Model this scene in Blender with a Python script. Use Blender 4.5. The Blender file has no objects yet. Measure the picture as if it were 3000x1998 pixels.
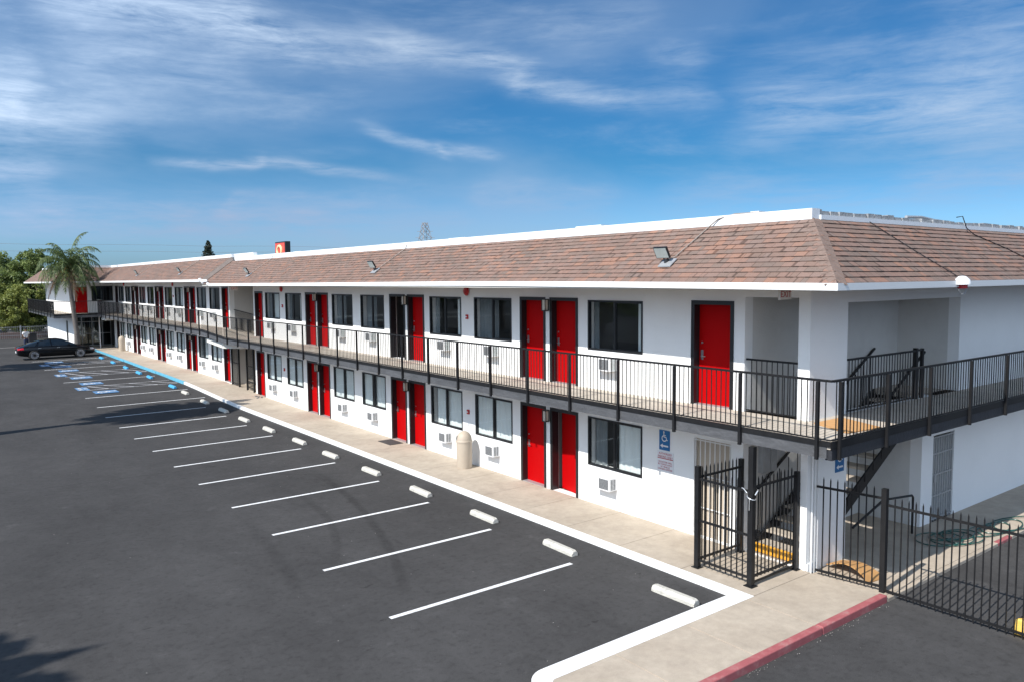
import bpy, bmesh, math, random
from mathutils import Vector, Matrix
R=random.Random(7)
S=bpy.context.scene
COL=S.collection
PI=math.pi
rad=math.radians

# ------------------------------------------------------------------ materials
MATS={}
def nt(name):
    m=bpy.data.materials.new(name); m.use_nodes=True
    t=m.node_tree; b=t.nodes['Principled BSDF']
    return m,t,b
def N(t,kind,**kw):
    n=t.nodes.new(kind)
    for k,v in kw.items():
        if hasattr(n,k): setattr(n,k,v)
        else: n.inputs[k.replace('_',' ')].default_value=v
    return n
def L(t,a,b): t.links.new(a,b)
def pm(name,col,rough=.6,var=.12,scale=3.,bump=0.,bscale=60.,metal=0.,spec=.5,dirt=None,dscale=1.2,damt=.0,stretch=(1,1,1)):
    """procedural principled material: base colour with large + fine noise variation, optional dirt blotches, bump"""
    m,t,b=nt(name)
    tc=N(t,'ShaderNodeTexCoord'); mp=N(t,'ShaderNodeMapping'); mp.inputs['Scale'].default_value=stretch
    L(t,tc.outputs['Object'],mp.inputs['Vector'])
    n1=N(t,'ShaderNodeTexNoise',Scale=scale,Detail=6.,Roughness=.6)
    L(t,mp.outputs[0],n1.inputs['Vector'])
    mr=N(t,'ShaderNodeMapRange'); mr.inputs[1].default_value=.25; mr.inputs[2].default_value=.75
    mr.inputs[3].default_value=1-var; mr.inputs[4].default_value=1+var
    L(t,n1.outputs['Fac'],mr.inputs[0])
    mx=N(t,'ShaderNodeVectorMath',operation='SCALE'); mx.inputs[0].default_value=col[:3]
    L(t,mr.outputs[0],mx.inputs['Scale'])
    out=mx.outputs[0]
    if dirt is not None:
        n2=N(t,'ShaderNodeTexNoise',Scale=dscale,Detail=8.,Roughness=.7)
        L(t,mp.outputs[0],n2.inputs['Vector'])
        r2=N(t,'ShaderNodeMapRange'); r2.inputs[1].default_value=.5; r2.inputs[2].default_value=.8; r2.inputs[3].default_value=0; r2.inputs[4].default_value=damt
        L(t,n2.outputs['Fac'],r2.inputs[0])
        mm=N(t,'ShaderNodeMix',data_type='RGBA'); mm.inputs['B'].default_value=(*dirt[:3],1)
        L(t,r2.outputs[0],mm.inputs['Factor']); L(t,out,mm.inputs['A']); out=mm.outputs['Result']
    L(t,out,b.inputs['Base Color'])
    b.inputs['Roughness'].default_value=rough; b.inputs['Metallic'].default_value=metal
    b.inputs['Specular IOR Level'].default_value=spec
    if bump>0:
        n3=N(t,'ShaderNodeTexNoise',Scale=bscale,Detail=4.)
        L(t,tc.outputs['Object'],n3.inputs['Vector'])
        bp=N(t,'ShaderNodeBump'); bp.inputs['Strength'].default_value=bump; bp.inputs['Distance'].default_value=.02
        L(t,n3.outputs['Fac'],bp.inputs['Height']); L(t,bp.outputs[0],b.inputs['Normal'])
    MATS[name]=m
    return m
M={}
M['stucco']=pm('stucco_white',(.80,.80,.79),.85,.02,.8,.35,28,dirt=(.55,.54,.52),dscale=.9,damt=.12)
M['soffit']=pm('soffit_paint',(.68,.66,.61),.8,.04,1.5)
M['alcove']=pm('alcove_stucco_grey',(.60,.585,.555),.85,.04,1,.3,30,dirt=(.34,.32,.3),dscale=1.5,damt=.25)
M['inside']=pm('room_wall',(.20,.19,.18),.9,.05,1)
M['black']=pm('black_frame_paint',(.013,.014,.016),.38,.15,6)
M['rail']=pm('railing_black_paint',(.013,.013,.014),.42,.25,9,spec=.3,dirt=(.05,.047,.045),dscale=6,damt=.15)
M['beam']=pm('balcony_beam_paint',(.080,.082,.088),.5,.25,3,.6,14,dirt=(.20,.20,.21),dscale=5,damt=.35,stretch=(1,.4,1.5))
M['red']=pm('red_door_paint',(.40,.001,.002),.55,.05,2,spec=.08)
M['red2']=pm('red_alarm',(.42,.012,.015),.35,.05,8)
M['white']=pm('white_trim_paint',(.76,.76,.75),.5,.03,3,dirt=(.5,.49,.46),dscale=3,damt=.15)
M['parapet']=pm('parapet_white_metal',(.78,.80,.81),.45,.03,1.2,dirt=(.5,.5,.5),dscale=2,damt=.2)
M['kerbw']=pm('kerb_white_paint',(.80,.80,.79),.6,.04,4,.2,60,dirt=(.35,.34,.33),dscale=5,damt=.22)
M['kerbb']=pm('kerb_blue_paint',(.10,.37,.52),.7,.16,4,.2,60,dirt=(.3,.33,.35),dscale=4,damt=.3)
M['kerbr']=pm('kerb_red_paint',(.36,.10,.105),.7,.18,5,.3,60,dirt=(.36,.27,.24),dscale=5,damt=.85)
M['deck']=pm('deck_concrete',(.50,.44,.37),.85,.12,2.5,.3,60,dirt=(.28,.23,.19),dscale=2,damt=.4)
M['metal']=pm('satin_metal',(.62,.62,.62),.3,.1,20,metal=.9)
M['galv']=pm('galvanised_grey',(.42,.43,.44),.5,.12,8,metal=.5)
M['beige']=pm('beige_plastic',(.46,.39,.31),.6,.05,3,dirt=(.3,.25,.2),dscale=3,damt=.25)
M['cream']=pm('cream_lamp_glass',(.62,.58,.50),.35,.04,6)
M['stop']=pm('wheel_stop_concrete',(.52,.50,.45),.9,.14,6,.9,30,dirt=(.16,.15,.13),dscale=5,damt=.75)
M['stopb']=pm('wheel_stop_blue_paint',(.06,.34,.62),.6,.08,6,.4,40,dirt=(.2,.3,.4),dscale=7,damt=.3)
M['blue']=pm('sign_blue',(.012,.13,.33),.4,.03,5)
M['bluepaint']=pm('blue_pavement_paint',(.085,.20,.37),.85,.25,6,dirt=(.07,.075,.085),dscale=4,damt=.85)
M['line']=pm('white_line_paint',(.76,.76,.76),.7,.06,4,dirt=(.12,.12,.12),dscale=14,damt=.75)
M['linew']=pm('worn_line_paint',(.60,.60,.62),.7,.12,4,dirt=(.14,.14,.15),dscale=3,damt=.7)
M['edgeshade']=pm('shingle_edge_shadow',(.095,.066,.056),.95,.5,4)  # dark tone on the butt edges, painting the shadow lines between courses
M['hipcap']=pm('hip_cap_shingle',(.20,.145,.122),.92,.22,7,.3,80,spec=.2)
M['beamshade']=pm('shaded_beam_paint',(.030,.031,.036),.45,.25,4,.3,14)  # darker copy of the beam paint: shade of the end side put into colour
M['signw']=pm('sign_white',(.72,.72,.74),.5,.03,5)
M['signr']=pm('sign_red_ink',(.40,.03,.04),.5,.03,5)
M['grille']=pm('grey_grille',(.16,.165,.17),.6,.35,30)
M['fin']=pm('pale_green_grille',(.45,.50,.48),.5,.25,40)
M['wood']=pm('plywood',(.55,.30,.12),.7,.2,3,.2,30,dirt=(.25,.13,.06),dscale=3,damt=.5,stretch=(4,1,1))
M['card']=pm('cardboard',(.50,.27,.10),.8,.15,3,.2,20,dirt=(.28,.15,.07),dscale=3,damt=.4)
M['yellow']=pm('yellow_step_paint',(.70,.34,.03),.6,.15,5,dirt=(.25,.1,.02),dscale=7,damt=.6)
M['yellowp']=pm('yellow_plastic',(.75,.48,.10),.5,.08,4)
M['tread']=pm('stair_tread_concrete',(.42,.37,.31),.85,.12,4,.4,40)
M['hose']=pm('green_hose_rubber',(.01,.07,.055),.35,.2,8)
M['rubber']=pm('tyre_rubber',(.018,.018,.019),.7,.1,20)
M['carpaint']=pm('black_car_paint',(.004,.0045,.006),.12,.05,3,spec=.35)
M['rim']=pm('dark_alloy',(.38,.38,.40),.3,.1,20,metal=.8)
M['taill']=pm('tail_lamp_red',(.55,.01,.03),.15,.05,9)
M['headl']=pm('head_lamp_glass',(.55,.57,.6),.1,.05,9)
M['lens']=pm('lamp_lens_grey',(.42,.47,.45),.2,.08,12)
M['skin']=pm('skin',(.20,.11,.07),.6,.05,9)
M['tshirt']=pm('white_tshirt',(.78,.78,.79),.85,.04,9,.2,40)
M['denim']=pm('navy_trousers',(.02,.03,.07),.8,.1,9)
M['hair']=pm('black_hair',(.008,.007,.007),.6,.1,20)
M['bark']=pm('palm_bark',(.14,.125,.115),.9,.3,4,.8,18,stretch=(1,1,6))
M['bark2']=pm('tree_bark',(.12,.09,.065),.9,.2,4,.6,18,stretch=(1,1,.3))
M['mat']=pm('door_mat',(.05,.045,.045),.95,.2,30)
M['binbk']=pm('dark_bin_plastic',(.015,.015,.017),.5,.1,9)
M['brick']=pm('low_brick_wall',(.20,.13,.11),.9,.2,6)
M['flash']=pm('valley_flashing',(.16,.13,.115),.8,.2,5)
M['conduit']=pm('grey_conduit',(.27,.23,.20),.5,.1,10)
M['gravel']=pm('weathered_roof_edge',(.27,.28,.29),.9,.35,14,.8,30,dirt=(.10,.10,.10),dscale=9,damt=.6)
M['fruit']=pm('orange_palm_fruit',(.42,.20,.04),.8,.3,12)
M['deadleaf']=pm('dead_palm_frond',(.22,.13,.07),.85,.3,6)
M['concrete_far']=pm('pale_concrete',(.42,.40,.37),.9,.1,.8)
M['signbk']=pm('sign_cabinet_black',(.012,.014,.016),.4,.1,4)
M['signred']=pm('sign_face_red',(.62,.06,.035),.35,.04,2)
M['signcream']=pm('sign_face_cream',(.80,.60,.33),.4,.04,2)
M['exitw']=pm('exit_sign_white',(.65,.60,.54),.5,.03,5)
M['chain']=pm('bright_chain',(.75,.75,.75),.3,.1,30,metal=.7)
M['whiteplastic']=pm('white_plastic',(.80,.80,.80),.4,.03,5)
M['screen']=pm('screen_door_paint',(.42,.42,.40),.6,.06,5)

def leafmat(name,c1,c2,scale=1.3):
    m,t,b=nt(name)
    tc=N(t,'ShaderNodeTexCoord'); n=N(t,'ShaderNodeTexNoise',Scale=scale,Detail=5.,Roughness=.75)
    L(t,tc.outputs['Object'],n.inputs['Vector'])
    cr=N(t,'ShaderNodeValToRGB'); cr.color_ramp.elements[0].position=.35; cr.color_ramp.elements[1].position=.65
    cr.color_ramp.elements[0].color=(*c1,1); cr.color_ramp.elements[1].color=(*c2,1)
    L(t,n.outputs['Fac'],cr.inputs[0]); L(t,cr.outputs[0],b.inputs['Base Color'])
    b.inputs['Roughness'].default_value=.6
    tr=N(t,'ShaderNodeBsdfTranslucent'); L(t,cr.outputs[0],tr.inputs['Color'])
    mx=N(t,'ShaderNodeMixShader'); mx.inputs[0].default_value=.3
    o=t.nodes['Material Output']; L(t,b.outputs[0],mx.inputs[1]); L(t,tr.outputs[0],mx.inputs[2]); L(t,mx.outputs[0],o.inputs[0])
    return m
M['leaf_olive']=leafmat('leaf_olive',(.10,.13,.03),(.34,.37,.09))
M['leaf_green']=leafmat('leaf_green',(.07,.11,.03),(.27,.33,.10))
M['leaf_dark']=leafmat('leaf_dark',(.02,.035,.018),(.06,.085,.03))
M['leaf_palm']=leafmat('leaf_palm',(.03,.062,.022),(.18,.23,.07),3.5)
M['leaf_gold']=leafmat('leaf_gold',(.15,.16,.035),(.44,.42,.10))
M['conifer']=leafmat('leaf_conifer',(.02,.03,.02),(.05,.065,.04))

# glass: see-through with a mirror-like fresnel coat
def glassmat(name,tint,base):
    m,t,b=nt(name); t.nodes.remove(b)
    tr=N(t,'ShaderNodeBsdfTransparent'); tr.inputs[0].default_value=(*tint,1)
    gl=N(t,'ShaderNodeBsdfGlossy'); gl.inputs['Roughness'].default_value=.03; gl.inputs['Color'].default_value=(.8,.9,.92,1)
    ge=N(t,'ShaderNodeNewGeometry'); io=N(t,'ShaderNodeMapRange'); L(t,ge.outputs['Backfacing'],io.inputs[0]); io.inputs[3].default_value=1.5; io.inputs[4].default_value=1/1.5
    fr=N(t,'ShaderNodeFresnel'); L(t,io.outputs[0],fr.inputs[0])
    ad=N(t,'ShaderNodeMath',operation='ADD'); ad.inputs[1].default_value=base; L(t,fr.outputs[0],ad.inputs[0])
    mx=N(t,'ShaderNodeMixShader'); L(t,ad.outputs[0],mx.inputs[0]); L(t,tr.outputs[0],mx.inputs[1]); L(t,gl.outputs[0],mx.inputs[2])
    L(t,mx.outputs[0],t.nodes['Material Output'].inputs[0]); return m
M['glass']=glassmat('window_glass',(.97,.99,.99),.025)
M['glassd']=glassmat('tinted_window_glass',(.22,.25,.27),.03)
def curtainmat():
    m,t,b=nt('sheer_curtain'); b.inputs['Base Color'].default_value=(.70,.74,.73,1); b.inputs['Roughness'].default_value=.9
    tr=N(t,'ShaderNodeBsdfTranslucent'); tr.inputs[0].default_value=(.8,.86,.88,1)
    mx=N(t,'ShaderNodeMixShader'); mx.inputs[0].default_value=.06
    L(t,b.outputs[0],mx.inputs[1]); L(t,tr.outputs[0],mx.inputs[2]); L(t,mx.outputs[0],t.nodes['Material Output'].inputs[0]); return m
M['curtain']=curtainmat()
M['curtaind']=pm('grey_drape',(.16,.18,.19),.9,.1,5)

def asphaltmat():
    m,t,b=nt('asphalt')
    g=N(t,'ShaderNodeNewGeometry'); P=g.outputs['Position']
    def noise(s,d=6.,st=(1,1,1),w=None):
        mp=N(t,'ShaderNodeMapping'); mp.inputs['Scale'].default_value=st; L(t,P,mp.inputs['Vector'])
        n=N(t,'ShaderNodeTexNoise',Scale=s,Detail=d,Roughness=.65); L(t,mp.outputs[0],n.inputs['Vector']); return n.outputs['Fac']
    def rng(a,lo,hi,o0,o1):
        r=N(t,'ShaderNodeMapRange'); L(t,a,r.inputs[0])
        for i,v in enumerate((lo,hi,o0,o1)): r.inputs[i+1].default_value=v
        return r.outputs[0]
    def mul(a,b_):
        k=N(t,'ShaderNodeMath',operation='MULTIPLY'); L(t,a,k.inputs[0])
        if isinstance(b_,float): k.inputs[1].default_value=b_
        else: L(t,b_,k.inputs[1])
        return k.outputs[0]
    f=mul(rng(noise(.12),.3,.7,.90,1.12),rng(noise(1.1),.3,.7,.93,1.08))
    f=mul(f,rng(noise(70.,3.),.3,.7,.80,1.22))
    f=mul(f,rng(noise(.55,4.,(1,.25,1)),.56,.72,1.,.84)); f=mul(f,rng(noise(.35,5.,(1.,.5,1)),.35,.7,.88,1.18)); f=mul(f,rng(noise(3.5,6.),.3,.7,.92,1.09)); f=mul(f,rng(noise(9.,5.),.50,.72,1.05,.78)); f=mul(f,rng(noise(22.,2.),.70,.76,1.,1.9))
    f=mul(f,rng(noise(1.7,9.),.60,.74,1.,1.35))     # pale scuffs
    f=mul(f,rng(noise(1.9,4.,(1,2.2,1)),.66,.72,1.,.62))    # oil spots
    sp=N(t,'ShaderNodeSeparateXYZ'); L(t,P,sp.inputs[0])
    # tyre marks: arcs worn in the sealcoat
    for cx,cy,r,w,k,y0,y1 in ((-31.8,15.3,28.,.10,.74,3.6,13.5),(-15.2,11.2,10.,.10,.80,5.9,12.5),(-67.,16.,60.3,.13,.84,4.4,11.),(-1.,17.5,5.2,.08,.88,12.,18.)):
        d=N(t,'ShaderNodeVectorMath',operation='DISTANCE'); d.inputs[1].default_value=(cx,cy,0); 
        fl=N(t,'ShaderNodeVectorMath',operation='MULTIPLY'); fl.inputs[1].default_value=(1,1,0); L(t,P,fl.inputs[0]); L(t,fl.outputs[0],d.inputs[0])
        s=N(t,'ShaderNodeMath',operation='SUBTRACT'); L(t,d.outputs['Value'],s.inputs[0]); s.inputs[1].default_value=r
        a=N(t,'ShaderNodeMath',operation='ABSOLUTE'); L(t,s.outputs[0],a.inputs[0])
        e=rng(a.outputs[0],w*.5,w*1.4,1.,0.)
        e=mul(e,rng(sp.outputs['Y'],y0,y0+1.,0.,1.)); e=mul(e,rng(sp.outputs['Y'],y1-2,y1,1.,0.)); e=mul(e,rng(noise(2.5),.3,.6,.3,1.))
        f=mul(f,rng(e,0.,1.,1.,k))
    # seam between two pours
    s=N(t,'ShaderNodeMath',operation='MULTIPLY_ADD'); L(t,sp.outputs['X'],s.inputs[0]); s.inputs[1].default_value=.1; 
    L(t,sp.outputs['Y'],s.inputs[2])
    s2=N(t,'ShaderNodeMath',operation='SUBTRACT'); L(t,s.outputs[0],s2.inputs[0]); s2.inputs[1].default_value=15.45
    a=N(t,'ShaderNodeMath',operation='ABSOLUTE'); L(t,s2.outputs[0],a.inputs[0])
    e=mul(rng(a.outputs[0],.01,.035,1.,0.),rng(sp.outputs['X'],-8.,-6.,1.,0.)); f=mul(f,rng(e,0.,1.,1.,.75))
    v=N(t,'ShaderNodeVectorMath',operation='SCALE'); v.inputs[0].default_value=(.054,.0525,.0525); L(t,f,v.inputs['Scale'])
    L(t,v.outputs[0],b.inputs['Base Color']); b.inputs['Roughness'].default_value=.85; b.inputs['Specular IOR Level'].default_value=.12
    n=N(t,'ShaderNodeTexNoise',Scale=160.,Detail=2.); L(t,P,n.inputs['Vector'])
    bp=N(t,'ShaderNodeBump'); bp.inputs['Strength'].default_value=.35; bp.inputs['Distance'].default_value=.006
    L(t,n.outputs['Fac'],bp.inputs['Height']); L(t,bp.outputs[0],b.inputs['Normal'])
    return m
M['asphalt']=asphaltmat()

def concretemat():
    m,t,b=nt('sidewalk_concrete')
    g=N(t,'ShaderNodeNewGeometry'); P=g.outputs['Position']
    def noise(s,d=6.,st=(1,1,1)):
        mp=N(t,'ShaderNodeMapping'); mp.inputs['Scale'].default_value=st; L(t,P,mp.inputs['Vector'])
        n=N(t,'ShaderNodeTexNoise',Scale=s,Detail=d,Roughness=.65); L(t,mp.outputs[0],n.inputs['Vector']); return n.outputs['Fac']
    r=N(t,'ShaderNodeValToRGB'); L(t,noise(.9),r.inputs[0])
    e=r.color_ramp.elements; e[0].position=.3; e[0].color=(.375,.312,.245,1); e[1].position=.7; e[1].color=(.47,.40,.32,1)
    r2=N(t,'ShaderNodeMapRange'); L(t,noise(5.,8.),r2.inputs[0])
    for i,v in enumerate((.3,.75,1.06,.82)): r2.inputs[i+1].default_value=v
    r3=N(t,'ShaderNodeMapRange'); L(t,noise(120.,2.),r3.inputs[0])
    for i,v in enumerate((.3,.7,.93,1.07)): r3.inputs[i+1].default_value=v
    k=N(t,'ShaderNodeMath',operation='MULTIPLY'); L(t,r2.outputs[0],k.inputs[0]); L(t,r3.outputs[0],k.inputs[1])
    v=N(t,'ShaderNodeVectorMath',operation='SCALE'); L(t,r.outputs[0],v.inputs[0]); L(t,k.outputs[0],v.inputs['Scale'])
    L(t,v.outputs[0],b.inputs['Base Color']); b.inputs['Roughness'].default_value=.9
    return m
M['concrete']=concretemat()

def shinglemat():
    m,t,b=nt('asphalt_shingles')
    uv=N(t,'ShaderNodeUVMap'); sp=N(t,'ShaderNodeSeparateXYZ'); L(t,uv.outputs[0],sp.inputs[0])
    def mth(op,a,bb=None):
        k=N(t,'ShaderNodeMath',operation=op)
        for i,x in enumerate((a,bb)):
            if x is None: continue
            if isinstance(x,(int,float)): k.inputs[i].default_value=x
            else: L(t,x,k.inputs[i])
        return k.outputs[0]
    row=mth('FLOOR',mth('ADD',sp.outputs['Y'],.001))      # v is already in courses
    wn=N(t,'ShaderNodeTexWhiteNoise',noise_dimensions='1D'); L(t,row,wn.inputs['W'])
    u=mth('ADD',mth('DIVIDE',sp.outputs['X'],.21),mth('MULTIPLY',wn.outputs['Value'],7.3))
    # uneven tab widths
    n=N(t,'ShaderNodeTexNoise',noise_dimensions='2D',Scale=1.7,Detail=0.); c=N(t,'ShaderNodeCombineXYZ'); L(t,u,c.inputs[0]); L(t,mth('MULTIPLY',row,5.1),c.inputs[1]); L(t,c.outputs[0],n.inputs['Vector'])
    u=mth('ADD',u,mth('MULTIPLY',n.outputs['Fac'],.9))
    cell=mth('FLOOR',u); fr=mth('FRACT',u)
    c2=N(t,'ShaderNodeCombineXYZ'); L(t,cell,c2.inputs[0]); L(t,row,c2.inputs[1])
    w2=N(t,'ShaderNodeTexWhiteNoise',noise_dimensions='2D'); L(t,c2.outputs[0],w2.inputs['Vector'])
    cr=N(t,'ShaderNodeValToRGB'); L(t,w2.outputs['Value'],cr.inputs[0]); cr.color_ramp.interpolation='LINEAR'
    e=cr.color_ramp.elements; e[0].position=0; e[0].color=(0.181,0.136,0.115,1); e[1].position=1.; e[1].color=(0.279,0.159,0.115,1)
    for p,cc in ((.25,(0.200,0.138,0.112)),(.5,(0.228,0.146,0.118)),(.7,(0.206,0.150,0.128)),(.85,(0.246,0.153,0.120))):
        q=e.new(p); q.color=(*cc,1)
    # thin joint between tabs
    jt=mth('MULTIPLY',mth('LESS_THAN',fr,.07),.5); jm=mth('SUBTRACT',1.,jt)
    g=N(t,'ShaderNodeNewGeometry'); n2=N(t,'ShaderNodeTexNoise',Scale=90.,Detail=3.); L(t,g.outputs['Position'],n2.inputs['Vector'])
    r=N(t,'ShaderNodeMapRange'); L(t,n2.outputs['Fac'],r.inputs[0])
    for i,v in enumerate((.3,.7,.8,1.2)): r.inputs[i+1].default_value=v
    n4=N(t,'ShaderNodeTexNoise',Scale=.5,Detail=4.); L(t,g.outputs['Position'],n4.inputs['Vector'])
    r4=N(t,'ShaderNodeMapRange'); L(t,n4.outputs['Fac'],r4.inputs[0])
    for i,v in enumerate((.3,.7,.92,1.08)): r4.inputs[i+1].default_value=v
    k=mth('MULTIPLY',mth('MULTIPLY',jm,r.outputs[0]),r4.outputs[0])
    v=N(t,'ShaderNodeVectorMath',operation='SCALE'); L(t,cr.outputs[0],v.inputs[0]); L(t,k,v.inputs['Scale'])
    L(t,v.outputs[0],b.inputs['Base Color']); b.inputs['Roughness'].default_value=.92; b.inputs['Specular IOR Level'].default_value=.25
    bp=N(t,'ShaderNodeBump'); bp.inputs['Strength'].default_value=.4; bp.inputs['Distance'].default_value=.01
    L(t,n2.outputs['Fac'],bp.inputs['Height']); L(t,bp.outputs[0],b.inputs['Normal'])
    return m
M['shingle']=shinglemat()

# ------------------------------------------------------------------ mesh builder
class MB:
    def __init__(s): s.v=[]; s.f=[]; s.uv={}
    def poly(s,pts,uv=None):
        i=len(s.v); s.v+= [tuple(p) for p in pts]; s.f.append(list(range(i,i+len(pts))))
        if uv: s.uv[len(s.f)-1]=uv
        return s
    def box(s,x0,x1,y0,y1,z0,z1):
        if x0>x1:x0,x1=x1,x0
        if y0>y1:y0,y1=y1,y0
        if z0>z1:z0,z1=z1,z0
        i=len(s.v)
        s.v+=[(x0,y0,z0),(x1,y0,z0),(x1,y1,z0),(x0,y1,z0),(x0,y0,z1),(x1,y0,z1),(x1,y1,z1),(x0,y1,z1)]
        s.f+=[[i,i+3,i+2,i+1],[i+4,i+5,i+6,i+7],[i,i+1,i+5,i+4],[i+1,i+2,i+6,i+5],[i+2,i+3,i+7,i+6],[i+3,i,i+4,i+7]]
        return s
    def hexa(s,b,t):
        """8 corners: bottom loop b (4, ccw from above) and top loop t"""
        i=len(s.v); s.v+=[tuple(p) for p in b]+[tuple(p) for p in t]
        s.f+=[[i,i+3,i+2,i+1],[i+4,i+5,i+6,i+7],[i,i+1,i+5,i+4],[i+1,i+2,i+6,i+5],[i+2,i+3,i+7,i+6],[i+3,i,i+4,i+7]]
        return s
    def bar(s,a,b,w,h=None,up=Vector((0,0,1))):
        h=h or w; a=Vector(a); b=Vector(b); d=(b-a).normalized()
        sd=d.cross(up)
        if sd.length<1e-4: sd=d.cross(Vector((1,0,0)))
        sd.normalize(); u=sd.cross(d); sd=sd*w/2; u=u*h/2
        i=len(s.v)
        for p in (a,b): s.v+=[tuple(p-sd-u),tuple(p+sd-u),tuple(p+sd+u),tuple(p-sd+u)]
        s.f+=[[i,i+1,i+2,i+3],[i+7,i+6,i+5,i+4],[i,i+4,i+5,i+1],[i+1,i+5,i+6,i+2],[i+2,i+6,i+7,i+3],[i+3,i+7,i+4,i]]
        return s
    def tube(s,pts,r,n=8,cap=True,closed=False):
        pts=[Vector(p) for p in pts]; k=len(pts)
        rs=r if isinstance(r,(list,tuple)) else [r]*k
        i0=len(s.v); prev=None
        for j,p in enumerate(pts):
            a=pts[max(j-1,0)] if not closed else pts[(j-1)%k]; b=pts[min(j+1,k-1)] if not closed else pts[(j+1)%k]
            d=(b-a).normalized()
            if prev is None:
                ref=Vector((0,0,1)) if abs(d.z)<.9 else Vector((1,0,0)); x=d.cross(ref).normalized()
            else: x=(prev-d*prev.dot(d)).normalized()
            prev=x; y=d.cross(x)
            for q in range(n):
                an=2*PI*q/n; s.v.append(tuple(p+(x*math.cos(an)+y*math.sin(an))*rs[j]))
        m=k if closed else k-1
        for j in range(m):
            for q in range(n):
                a=i0+j*n+q; b=i0+j*n+(q+1)%n; c=i0+((j+1)%k)*n+(q+1)%n; d=i0+((j+1)%k)*n+q
                s.f.append([a,b,c,d])
        if cap and not closed:
            s.f.append([i0+q for q in range(n)][::-1]); s.f.append([i0+(k-1)*n+q for q in range(n)])
        return s
    def lathe(s,prof,c,n=24,axis='z'):
        i0=len(s.v); k=len(prof)
        for r,h in prof:
            for q in range(n):
                a=2*PI*q/n; x,y=r*math.cos(a),r*math.sin(a)
                p={'z':(x,y,h),'x':(h,x,y),'y':(y,h,x)}[axis]
                s.v.append((c[0]+p[0],c[1]+p[1],c[2]+p[2]))
        for j in range(k-1):
            for q in range(n):
                s.f.append([i0+j*n+q,i0+j*n+(q+1)%n,i0+(j+1)*n+(q+1)%n,i0+(j+1)*n+q])
        s.f.append([i0+q for q in range(n)][::-1]); s.f.append([i0+(k-1)*n+q for q in range(n)])
        return s
    def prism(s,poly,z0,z1,fn=None):
        """poly: list of (a,b); extruded z0..z1; fn maps (a,b,h)->xyz"""
        fn=fn or (lambda a,b,h:(a,b,h)); i=len(s.v); n=len(poly)
        s.v+=[fn(a,b,z0) for a,b in poly]+[fn(a,b,z1) for a,b in poly]
        s.f.append([i+q for q in range(n)][::-1]); s.f.append([i+n+q for q in range(n)])
        for q in range(n): s.f.append([i+q,i+(q+1)%n,i+n+(q+1)%n,i+n+q])
        return s
    def build(s,name,mat,parent=None,smooth=False,bevel=0,loc=None,fixn=True):
        me=bpy.data.meshes.new(name); me.from_pydata(s.v,[],s.f)
        if s.uv:
            ul=me.uv_layers.new(name='UVMap')
            for fi,uvs in s.uv.items():
                p=me.polygons[fi]
                for li,uvv in zip(p.loop_indices,uvs): ul.data[li].uv=uvv
        me.update()
        if fixn:
            bm=bmesh.new(); bm.from_mesh(me); bmesh.ops.recalc_face_normals(bm,faces=bm.faces); bm.to_mesh(me); bm.free()
        o=bpy.data.objects.new(name,me); COL.objects.link(o)
        me.materials.append(M[mat] if isinstance(mat,str) else mat)
        if smooth:
            for p in me.polygons: p.use_smooth=True
            me.set_sharp_from_angle(angle=rad(42))
        if parent is not None:
            o.parent=parent; o.matrix_parent_inverse=Matrix.Identity(4)
            # geometry was written in world metres: bring it into the parent's frame
            w=world_loc(parent)
            if w.length>0: me.transform(Matrix.Translation(-w))
        elif loc is not None:
            me.transform(Matrix.Translation(-Vector(loc))); o.location=loc
        if bevel: 
            b=o.modifiers.new('bevel','BEVEL'); b.width=bevel; b.segments=2; b.limit_method='ANGLE'
        return o
def world_loc(o):
    w=Vector((0,0,0))
    while o is not None: w+=o.location; o=o.parent
    return w
def tag(o,label=None,cat=None,group=None,kind=None):
    if label: o['label']=label
    if cat: o['category']=cat
    if group: o['group']=group
    if kind: o['kind']=kind
    return o
def thing(name,loc,label,cat,group=None):
    o=bpy.data.objects.new(name,None); COL.objects.link(o); o.location=loc; o.empty_display_size=.3
    return tag(o,label,cat,group)
def copy_tree(o,parent=None,loc=None):
    c=o.copy(); COL.objects.link(c)
    if parent is not None: c.parent=parent
    if loc is not None: c.location=loc
    for ch in list(o.children): copy_tree(ch,c)
    return c
ORD=['first','second','third','fourth','fifth','sixth','seventh','eighth','ninth','tenth','eleventh','twelfth','thirteenth','fourteenth','fifteenth','sixteenth','seventeenth','eighteenth']

# ------------------------------------------------------------------ measures
RA=.20                      # the far wing and its ground stand 0.2 m higher
def ss(a,b,x):
    t=min(max((x-a)/(b-a),0),1); return t*t*(3-2*t)
def gz(y): return RA*ss(25.,37.,y)
ZF=2.93                     # upper floor
def sag(y):                 # the old eave sags a little
    k=[(-20,-.015),(-1.3,-.015),(3,.02),(9,.045),(20,.02),(32,.0),(90,0)]
    for (a,u),(b,v) in zip(k,k[1:]):
        if a<=y<=b: return u+(v-u)*(y-a)/(b-a)
    return 0
EX=1.52; EY=1.38            # eave overhangs
ZS=5.35; ZE=5.462; ZR=6.59   # soffit, eave top, ridge
YJ=32.3                     # joint of the two wings (roof)
YN=62.15                    # end of the far wing's front

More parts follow.
